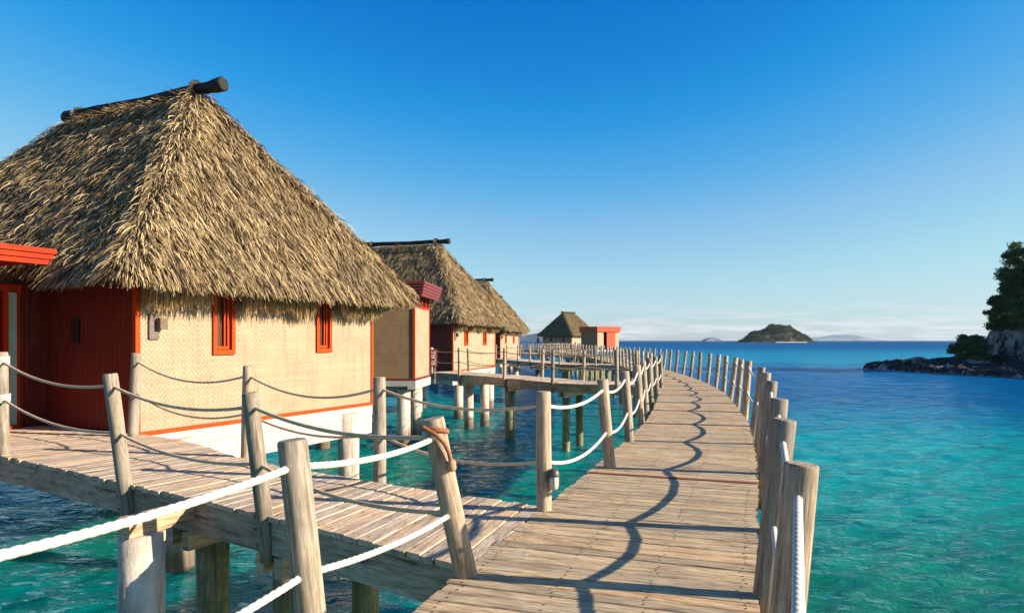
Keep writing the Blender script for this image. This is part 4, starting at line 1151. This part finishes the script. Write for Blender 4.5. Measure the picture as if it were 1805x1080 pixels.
# annex of hut two: own rotated box, placed in world then expressed in the hut frame
def annex(root, cx, cy, fdir, flen, bdir, blen, z0, zwall, ztop, label=None, door=False):
    """corner (cx,cy); sunlit face along fdir for flen; shaded face along bdir for blen"""
    W = Matrix.Translation(Vector((cx, cy, 0)))
    f = Vector((*fdir, 0)).normalized(); b = Vector((*bdir, 0)).normalized()
    R = Matrix(((f.x, b.x, 0, cx), (f.y, b.y, 0, cy), (0, 0, 1, 0), (0, 0, 0, 1)))   # local x along face, y along shaded wall
    ml = root.matrix_world.inverted() @ R
    flip = ml.to_3x3().determinant() < 0
    def put(o):
        o.data.transform(ml)
        if flip: o.data.flip_normals()
        return o
    Hw = zwall - z0
    sw = put(uvbox([(0, 0.1, 0, blen, z0, zwall)], 'annex_wall', M_WEAVE_SHADE, root))
    if not door:
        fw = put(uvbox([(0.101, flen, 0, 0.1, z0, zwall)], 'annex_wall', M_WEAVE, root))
        put(MB().box(flen - 0.06, flen + 0.02, -0.025, 0.08, z0, zwall).build('corner_trim', M_ORANGE, root))
        put(MB().box(-0.03, 0.06, -0.03, 0.06, z0, zwall).build('corner_trim', M_ORANGE, root))
        put(MB().box(-0.04, flen, -0.045, 0.02, z0 - 0.09, z0 - 0.002).box(-0.045, 0.02, 0.022, blen, z0 - 0.09, z0 - 0.002).build('base_trim', M_MAROON, root))
        put(MB().box(0.0, flen, -0.03, 0.02, zwall + 0.002, zwall + 0.08).build('head_trim', M_RED, root))
        # clerestory
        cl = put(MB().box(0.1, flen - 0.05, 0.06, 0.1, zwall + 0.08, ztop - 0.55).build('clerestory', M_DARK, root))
        st = MB()
        for k in range(5): st.box(k * flen / 4 - (0.0 if k == 0 else 0.05), k * flen / 4 + 0.06, -0.02, 0.055, zwall + 0.083, ztop - 0.56)
        put(st.build('mullions', M_RED, cl))
    else:
        put(uvbox([(0.101, 1.6, 0, 0.1, z0, zwall)], 'annex_wall', M_WEAVE, root))
        put(uvbox([(flen - 0.9, flen, 0, 0.1, z0, zwall)], 'annex_wall', M_WEAVE, root))
        put(uvbox([(flen - 0.1, flen, 0.101, blen, z0, zwall)], 'annex_wall', M_WEAVE_SHADE, root))
        put(uvbox([(0.101, flen - 0.101, blen - 0.1, blen, z0, zwall)], 'annex_wall', M_WEAVE_SHADE, root))
        put(MB().box(2.4, flen - 0.901, 0.0, 0.1, z0, zwall).build('red_door', M_FADED, root))
        put(MB().box(1.601, 2.4, 0.8, 0.9, z0, zwall).build('recess_wall', M_DARK, root))  # painted near-black for the shade of the open doorway
        put(MB().box(0.02, flen, 0.1, blen, zwall - 0.04, zwall - 0.001).build('ceiling', M_MAROON, root))
    rfm = M_MAROON if not door else M_FADED
    ov = 0.35 if not door else 0.22
    rf = put(MB().box(-ov, flen + ov, -ov, blen + ov, ztop - 0.55 if not door else zwall + 0.01, ztop - 0.02).build('flat_roof', rfm, root))
    fb = MB(); nb = 5 if not door else 2; zb = ztop - 0.58 if not door else zwall + 0.0
    hh = (ztop - zb) / nb
    for k in range(nb):
        o_ = 0.03 * k
        fb.box(-ov - 0.03 - o_, -ov - 0.001, -ov - 0.03 - o_, blen + ov, zb + k * hh, zb + (k + 1) * hh - 0.012)
        fb.box(-ov, flen + ov + o_, -ov - 0.03 - o_, -ov - 0.001, zb + k * hh, zb + (k + 1) * hh - 0.012)
    put(fb.build('fascia', rfm, root))
    put(MB().box(-0.06, flen + 0.06, -0.06, 0.25, z0 - 0.42, z0 - 0.092).box(-0.06, 0.2, 0.251, blen, z0 - 0.30, z0 - 0.092).build('annex_plinth', M_PLINTH, root))
    put(MB().box(0.25, 0.5, 0.25, blen - 0.3, z0 - 0.75, z0 - 0.35).box(0.2, flen, 0.3, blen, z0 - 0.30, z0 - 0.1).build('floor_beam', M_CONC, root))
    for (px, py) in ((0.35, 0.5), (flen - 0.3, 0.5), (0.35, blen - 0.5)):
        put(MB().tube([(px, py, -2.5), (px, py, 1.0), (px, py, z0 - 0.44)], [0.27, 0.265, 0.26], 20, True, 0.004).build('pile', M_PILE, root, True))
M_CONC = plain('grey_concrete', (0.22, 0.20, 0.18), 0.85, 0.3, 3, 0.5, 25)
annex(huts[1], -3.81, 27.0, (0.072, 0.997), 3.0, (-1, 0.02), 4.2, D + 0.12, 5.50, 6.50)
annex(huts[4], 15.4, 125.0, (0.8, 0.6), 5.5, (-0.6, 0.8), 4.3, D, 5.75, 6.75, door=True)

# sign by the annex
sg = empty('name_sign', (-3.72, 30.4, 0), 0, 'small dark red board sign with white upright lettering at the end of the second jetty', 'sign')
MB().box(-0.03, 0.42, 0, 0.04, 3.05, 3.82, 0.006).build('board', plain('sign_red', (0.30, 0.05, 0.02), 0.5, 0.1), sg)
MB().box(-0.02, 0.03, 0.041, 0.09, D - 0.3, 3.75).box(0.30, 0.36, 0.041, 0.09, D - 0.3, 3.75).build('stand', M_POST, sg)
cu = bpy.data.curves.new('lettering', 'FONT'); cu.body = 'BURE'; cu.size = 0.27; cu.extrude = 0.004; cu.align_x = 'CENTER'
to = bpy.data.objects.new('lettering', cu); link(to)
dg = bpy.context.evaluated_depsgraph_get()
tm = bpy.data.meshes.new_from_object(to.evaluated_get(dg)); bpy.data.objects.remove(to)
tm.transform(Matrix.Translation((0.36, -0.006, 3.43)) @ Matrix.Rotation(math.radians(90), 4, 'Y') @ Matrix.Rotation(math.radians(90), 4, 'X') if False else
             Matrix.Translation((0.36, -0.006, 3.43)) @ Matrix(((0, -1, 0, 0), (0, 0, -1, 0), (1, 0, 0, 0), (0, 0, 0, 1))))
tm.materials.clear(); tm.materials.append(plain('white_letters', (0.85, 0.8, 0.72), 0.5, 0.03))
lo = bpy.data.objects.new('lettering', tm); link(lo); lo.parent = sg

# terrace and furled umbrella left of the far hut
ter = MB(); ter.box(-3.2, -0.05, 0.4, 3.4, -0.25, 0.0)
ter.build('terrace', M_POST, huts[4])
for px in (-2.9, -0.6): MB().tube([(px, 0.9, -5.0), (px, 0.9, -0.251)], [0.2, 0.2], 12).build('pile', M_PILE, huts[4], True)
um = empty('furled_umbrella', (5.35, 142.9, D), 0, 'furled red sun umbrella standing at the left end of the far hut', 'umbrella')
MB().tube([(0, 0, 0), (0, 0, 2.45)], [0.03, 0.03], 8).build('pole', M_POST, um)
lathe([(0.10, 1.0), (0.26, 1.15), (0.24, 1.6), (0.14, 2.1), (0.03, 2.42)], 12).build('canopy', plain('pink_red_cloth', (0.55, 0.03, 0.08), 0.8), um, True)
lathe([(0.25, 0), (0.25, 0.08), (0.05, 0.12)], 12).build('base', M_METAL, um, True)

# ------------------------------------------------------------------ headland, islands, mountains
def rockmat(name, a, b_, c, sc=1.0, green=None):
    m, t, b = newmat(name)
    g = N(t, 'ShaderNodeNewGeometry')
    mp = N(t, 'ShaderNodeMapping'); mp.inputs['Scale'].default_value = (sc, sc, sc * 0.6); t.links.new(g.outputs['Position'], mp.inputs['Vector'])
    n = N(t, 'ShaderNodeTexNoise', Scale=0.9, Detail=9.0, Roughness=0.7, Distortion=0.7); t.links.new(mp.outputs[0], n.inputs['Vector'])
    v = N(t, 'ShaderNodeTexVoronoi', Scale=1.1); v.feature = 'DISTANCE_TO_EDGE'; t.links.new(mp.outputs[0], v.inputs['Vector'])
    col = ramp(t, [(0.3, a), (0.5, b_), (0.72, c)], n.outputs[0]).outputs[0]
    col = mixc(t, 'MULTIPLY', 0.7, col, ramp(t, [(0.0, g3(0.25)), (0.12, g3(1))], v.outputs[0]).outputs[0])
    if green:
        n3 = N(t, 'ShaderNodeTexNoise', Scale=0.35, Detail=8.0, Roughness=0.7); t.links.new(mp.outputs[0], n3.inputs['Vector'])
        col = mixc(t, 'MIX', ramp(t, [(0.54, g3(0)), (0.60, g3(1))], n3.outputs[0]).outputs[0], col, green)
    t.links.new(col, b.inputs['Base Color']); b.inputs['Roughness'].default_value = 0.9
    b.inputs['Specular IOR Level'].default_value = 0.15
    bump(t, b, n.outputs[0], 1.0, 0.4)
    return m
M_ROCK = rockmat('shore_rock', (0.02, 0.018, 0.017), (0.05, 0.043, 0.04), (0.11, 0.09, 0.08), 1.2)
M_CLIFF = rockmat('cliff_rock', (0.10, 0.075, 0.06), (0.30, 0.25, 0.22), (0.58, 0.50, 0.44), 0.5, green=(0.018, 0.028, 0.012))

def grid_mesh(name, X, Y, Z, mat, smooth=False):
    nx, ny = X.shape; v = np.stack([X, Y, Z], -1).reshape(-1, 3)
    i, j = np.meshgrid(np.arange(nx - 1), np.arange(ny - 1), indexing='ij'); a = i * ny + j
    f = np.stack([a, a + ny, a + ny + 1, a + 1], -1).reshape(-1, 4)
    return mesh_obj(name, v, f, mat, smooth=smooth)
def sst(a, b_, x): t = np.clip((x - a) / (b_ - a), 0, 1); return t * t * (3 - 2 * t)
def coastx(Y):
    return np.interp(Y, [40, 70, 78, 86, 94, 101, 106, 112, 130, 160], [75, 60, 55.5, 54.5, 52.5, 50.5, 54, 64, 90, 130])
def head_h(X, Y):
    s = X - coastx(Y) + fbm(X, Y, 3, 4, 0.6) * 0.9
    led = -1.5 + 2.3 * sst(-1.0, 1.6, s) + 0.35 * sst(2, 9, s) + 0.35 * fbm(X, Y, 5, 5, 1.2) * sst(0, 2, s)
    cl = X - np.interp(Y, [60, 80, 96, 100, 104, 112, 160], [70, 68, 66.3, 67.5, 71, 90, 150]) + fbm(X, Y, 8, 4, 0.5) * 0.8
    return led + 4.3 * sst(0.0, 1.5, cl) + 1.2 * sst(1.5, 4.0, cl) + 6.0 * sst(4, 25, cl)
gx, gy = np.meshgrid(np.linspace(44, 130, 300), np.linspace(45, 135, 280), indexing='ij')
Z = head_h(gx, gy)
# push the cliff sideways a little so it is craggy
Xd = gx + 0.5 * fbm(gy, Z * 2.5, 21, 5, 1.3) * sst(1.5, 4, Z)
gm = grid_mesh('headland', Xd, gy, Z, M_CLIFF); tag(gm, kind='structure')
Zl = np.where(Z < 2.2, Z + 0.03, Z - 0.8)
# darker wave-washed shelf
sx_, sy_ = np.meshgrid(np.linspace(46, 72, 260), np.linspace(60, 114, 420), indexing='ij')
zs_ = head_h(sx_, sy_) + 0.05 + 0.22 * np.abs(fbm(sx_, sy_, 41, 4, 3.0)) - 0.16 * np.abs(fbm(sx_, sy_, 43, 3, 1.1))
shelf = grid_mesh('rock_shelf', sx_, sy_, np.where(zs_ < 0.15, zs_ - 0.4, np.minimum(zs_, 1.9)), M_ROCK); tag(shelf, kind='structure')
# loose boulders on the shelf
def boulder(x, y, r, label):
    bm = bmesh.new(); bmesh.ops.create_icosphere(bm, subdivisions=3, radius=1)
    for v in bm.verts:
        c = v.co; k = 1 + 0.18 * math.sin(c.x * 4 + x) + 0.15 * math.sin(c.y * 5 + y) * math.cos(c.z * 4); v.co = Vector((c.x * r * 1.6 * k, c.y * r * k, c.z * r * 0.55 * k))
    mb = MB(); mb.addbm(bm); z = float(head_h(np.array([x]), np.array([y]))[0])
    o = mb.build('boulder', M_CLIFF); o.location = (x, y, z + r * 0.2)
    tag(o, label, 'boulder', 'boulders on the rock shelf')
boulder(56.7, 97.0, 1.1, 'low rounded boulder lying alone on the middle of the dark rock shelf')
boulder(62.2, 92.5, 1.0, 'pale boulder at the foot of the shore bush')
boulder(66.0, 93.0, 1.2, 'pale grey boulder between the shore bush and the cliff')

def leafmat(name, stops, trans=0.25):
    m, t, b = newmat(name)
    at = N(t, 'ShaderNodeAttribute', attribute_name='rnd')
    c = ramp(t, stops, at.outputs['Fac']).outputs[0]
    t.links.new(c, b.inputs['Base Color']); b.inputs['Roughness'].default_value = 0.6; b.inputs['Specular IOR Level'].default_value = 0.2
    tr = t.nodes.new('ShaderNodeBsdfTranslucent'); t.links.new(c, tr.inputs['Color'])
    mx_ = t.nodes.new('ShaderNodeMixShader'); mx_.inputs[0].default_value = trans
    out = [n for n in t.nodes if n.type == 'OUTPUT_MATERIAL'][0]
    t.links.new(b.outputs[0], mx_.inputs[1]); t.links.new(tr.outputs[0], mx_.inputs[2]); t.links.new(mx_.outputs[0], out.inputs[0])
    return m
M_LEAF = leafmat('dark_leaves', [(0, (0.026, 0.052, 0.02)), (0.6, (0.08, 0.135, 0.045)), (1, (0.17, 0.24, 0.07))], 0.35)
M_ISL = leafmat('island_leaves', [(0, (0.012, 0.025, 0.010)), (0.5, (0.032, 0.065, 0.018)), (0.8, (0.06, 0.09, 0.025)), (1, (0.14, 0.11, 0.05))], 0.1)
M_BARK = wood_mat('bark', (0.03, 0.022, 0.016), (0.07, 0.055, 0.04), (0.12, 0.095, 0.07), 'Z', 0.5, 0.4)
def leaf_cloud(centers, radii, per, size, seed=1, flat=0.75):
    r = np.random.default_rng(seed); C = np.repeat(centers, per, 0); Rr = np.repeat(radii, per)
    n = len(C); d = r.normal(0, 1, (n, 3)); d /= np.linalg.norm(d, axis=1)[:, None]
    d *= (r.random(n) ** 0.45)[:, None] * Rr[:, None]; d[:, 2] *= flat
    P = C + d; u = r.normal(0, 1, (n, 3)); u /= np.linalg.norm(u, axis=1)[:, None]
    w = np.cross(u, r.normal(0, 1, (n, 3))); w /= np.linalg.norm(w, axis=1)[:, None]
    s = size * r.uniform(0.6, 1.3, n)[:, None]
    V = np.stack([P - u * s, P + w * s * 0.45, P + u * s, P - w * s * 0.45], 1).reshape(-1, 3)
    F = np.arange(n * 4).reshape(-1, 4)
    return V, F, np.clip(r.random(n) * 0.8 + np.repeat(r.random(len(centers)), per) * 0.3, 0, 1)
def tree(x, y, h, spread, label, seed, lean=(0, 0), name='tree', trunk_r=0.28, low=0.35, nlimb=16, clump=1.0, leaf=0.17, per=130):
    r = random.Random(seed); z = float(head_h(np.array([x]), np.array([y]))[0]) - 0.3
    t = empty(name, (x, y, z), 0, label, 'bush' if 'bush' in name else 'tree', 'trees and bushes on the headland')
    mb = MB(); tip = Vector((lean[0], lean[1], h * 0.85)); mid = Vector((lean[0] * 0.3, lean[1] * 0.3, h * 0.42))
    trunk = [Vector((0, 0, 0)), Vector((0.1, 0, h * 0.2)), mid, mid.lerp(tip, 0.5), tip]
    mb.tube(trunk, [trunk_r, trunk_r * 0.8, trunk_r * 0.62, trunk_r * 0.35, trunk_r * 0.1], 9)
    cs = []; rs = []
    for k in range(nlimb):
        f = low + (1 - low) * (k + r.random()) / nlimb; f = min(f, 0.98)
        i = f * (len(trunk) - 1); i0 = min(int(i), 3); p = trunk[i0].lerp(trunk[i0 + 1], i - i0)
        a = r.uniform(0, 6.28); L = spread * (1.15 - 0.6 * f) * r.uniform(0.55, 1.1)
        q = p + Vector((math.cos(a) * L, math.sin(a) * L, L * r.uniform(0.15, 0.6)))
        m_ = p.lerp(q, 0.5) + Vector((0, 0, 0.12 * L))
        mb.tube([p, m_, q], [trunk_r * 0.33, trunk_r * 0.2, trunk_r * 0.07], 6)
        for c in range(4):
            cc = m_.lerp(q, r.uniform(0.1, 1.15)) + Vector((r.gauss(0, 0.3), r.gauss(0, 0.3), r.gauss(0, 0.2))) * spread * 0.3
            cs.append(cc); rs.append(r.uniform(0.45, 0.95) * clump)
    mb.build('trunk', M_BARK, t, True)
    V, F, R = leaf_cloud(np.array([tuple(c) for c in cs]), np.array(rs), per, leaf, seed, 0.55)
    mesh_obj('crown', V, F, M_LEAF, t, rnd=R)
    return t
tree(71.4, 95.5, 12.3, 3.8, 'tallest dark tree on the clifftop, cut by the right edge of the picture', 3, lean=(-1.2, -0.5), low=0.1, nlimb=36, per=120, clump=1.25, leaf=0.19)
tree(69.2, 94.5, 8.8, 3.0, 'leaning tree on the cliff edge, its sprays reaching out over the rock face', 5, lean=(-1.4, -0.4), low=0.08, nlimb=32, per=120, clump=1.15, leaf=0.19)
tree(72.8, 91.0, 11.2, 3.8, 'dense clifftop tree at the very right border, in front of the tallest tree', 8, lean=(-0.8, 0), low=0.08, nlimb=36, per=120, clump=1.25, leaf=0.19)
tree(68.8, 97.0, 5.2, 2.2, 'short scrubby tree at the brow of the cliff, left of the taller trees', 9, low=0.0, nlimb=26, clump=1.0, per=120, leaf=0.17)
tree(68.6, 92.2, 4.6, 2.0, 'low tree crouching on the brow of the cliff just above the bare rock', 12, low=0.05, nlimb=26, clump=1.0, per=120, leaf=0.17)
tree(62.4, 94.5, 3.9, 2.3, 'rounded dense green bush standing on the rock shelf left of the cliff', 15, name='bush', low=0.0, nlimb=40, clump=0.95, trunk_r=0.12, per=160, leaf=0.14)

# green island
def island(name, cx, cy, hw, hd, prof, mat, seed, n=(150, 70), rough=0.06, noise_sc=8.0):
    u, v = np.meshgrid(np.linspace(-1, 1, n[0]), np.linspace(-1, 1, n[1]), indexing='ij')
    H = max(p[1] for p in prof)
    base = np.interp(u, [p[0] for p in prof], [p[1] for p in prof])
    env = np.sqrt(np.clip(1 - v ** 2, 0, 1)) ** 1.1
    Z = base * env + H * rough * fbm(u, v, seed, 5, noise_sc) * env * (base > 0)
    Z = np.where(env * base < 0.01, -2, Z)
    o = grid_mesh(name, cx + u * hw, cy + v * hd, Z, mat, True); tag(o, kind='structure'); return cx + u * hw, cy + v * hd, Z
M_ISLG = rockmat('island_ground', (0.015, 0.025, 0.010), (0.04, 0.05, 0.02), (0.22, 0.16, 0.09), 0.06)
XI, YI, ZI = island('island', 572, 1500, 71, 48, [(-1, 0), (-0.93, 5), (-0.72, 20), (-0.5, 23), (-0.3, 28), (-0.1, 36), (0.1, 39), (0.3, 33), (0.45, 31), (0.62, 20), (0.78, 13), (0.93, 4), (1, 0)], M_ISLG, 4, rough=0.10)
# forest on the island: clumps of leaves over the slope facing the sea
r_ = np.random.default_rng(5)
m = (ZI > 3); idx = np.argwhere(m); sel = idx[r_.integers(0, len(idx), 2600)]
cen = np.stack([XI[sel[:, 0], sel[:, 1]] + r_.normal(0, 0.8, len(sel)), YI[sel[:, 0], sel[:, 1]], ZI[sel[:, 0], sel[:, 1]] + 0.6], 1)
bare = fbm(cen[:, 0], cen[:, 2] * 2, 9, 4, 0.09) > 0.55
cen = cen[~bare]
V, F, R = leaf_cloud(cen, r_.uniform(1.2, 3.0, len(cen)), 36, 0.75, 6, 0.9)
fo = mesh_obj('island_forest', V, F, M_ISL, rnd=R)
tag(fo, 'dark green bushy forest covering the rounded island on the horizon', 'forest', kind='stuff')
M_SAND = plain('sand', (0.75, 0.68, 0.55), 0.9, 0.1, 0.1)
u = np.linspace(0, 1, 30)
bx = 572 - 20 + u * 66; 
V = []; F = []
for k in range(30):
    wv = 3.5 * math.sin(math.pi * k / 29)
    V += [(bx[k], 1500 - 53 - wv - 4 , -0.3), (bx[k], 1500 - 44, 1.5)]
for k in range(29): F.append((2 * k, 2 * k + 2, 2 * k + 3, 2 * k + 1))
tag(mesh_obj('beach', V, F, M_SAND), kind='structure')

M_FAR = rockmat('hazed_hill', (0.19, 0.24, 0.28), (0.24, 0.285, 0.32), (0.29, 0.325, 0.35), 0.004)  # pale blue-grey of distance haze put into the base colour
M_FAR2 = rockmat('haze_blue_hill', (0.02, 0.05, 0.07), (0.035, 0.08, 0.11), (0.06, 0.11, 0.13), 0.006)  # darker hills, the blue of the air painted into their colour
# small far islet left of the green island
island('islet', 1165, 4000, 62, 60, [(-1, 0), (-0.85, 12), (-0.5, 20), (0, 21), (0.3, 17), (0.6, 8), (1, 0)], M_FAR, 7, (60, 20))
# pale range right of the island
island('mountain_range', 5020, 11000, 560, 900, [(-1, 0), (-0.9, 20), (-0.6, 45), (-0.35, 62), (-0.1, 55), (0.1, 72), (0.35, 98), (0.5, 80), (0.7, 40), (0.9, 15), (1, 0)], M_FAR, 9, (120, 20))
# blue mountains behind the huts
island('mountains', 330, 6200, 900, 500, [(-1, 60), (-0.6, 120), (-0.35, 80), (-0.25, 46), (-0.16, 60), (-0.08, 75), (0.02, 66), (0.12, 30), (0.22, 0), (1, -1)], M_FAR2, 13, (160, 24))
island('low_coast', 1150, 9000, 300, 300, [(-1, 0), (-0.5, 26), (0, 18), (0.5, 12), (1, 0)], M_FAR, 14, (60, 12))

# sea air: thin even haze
def haze():
    m = bpy.data.materials.new('sea_air'); m.use_nodes = True; t = m.node_tree; t.nodes.clear()
    out = t.nodes.new('ShaderNodeOutputMaterial'); v = t.nodes.new('ShaderNodeVolumePrincipled')
    v.inputs['Color'].default_value = (0.80, 0.90, 1.0, 1); v.inputs['Density'].default_value = 0.00003
    v.inputs['Anisotropy'].default_value = 0.0
    t.links.new(v.outputs[0], out.inputs['Volume'])
    mb = MB(); mb.box(-13500, 13500, -13500, 13500, -6, 170)
    o = mb.build('haze', m); tag(o, kind='stuff'); o['label'] = 'thin pale sea air that fades the far mountains'
    o['category'] = 'haze'
haze()
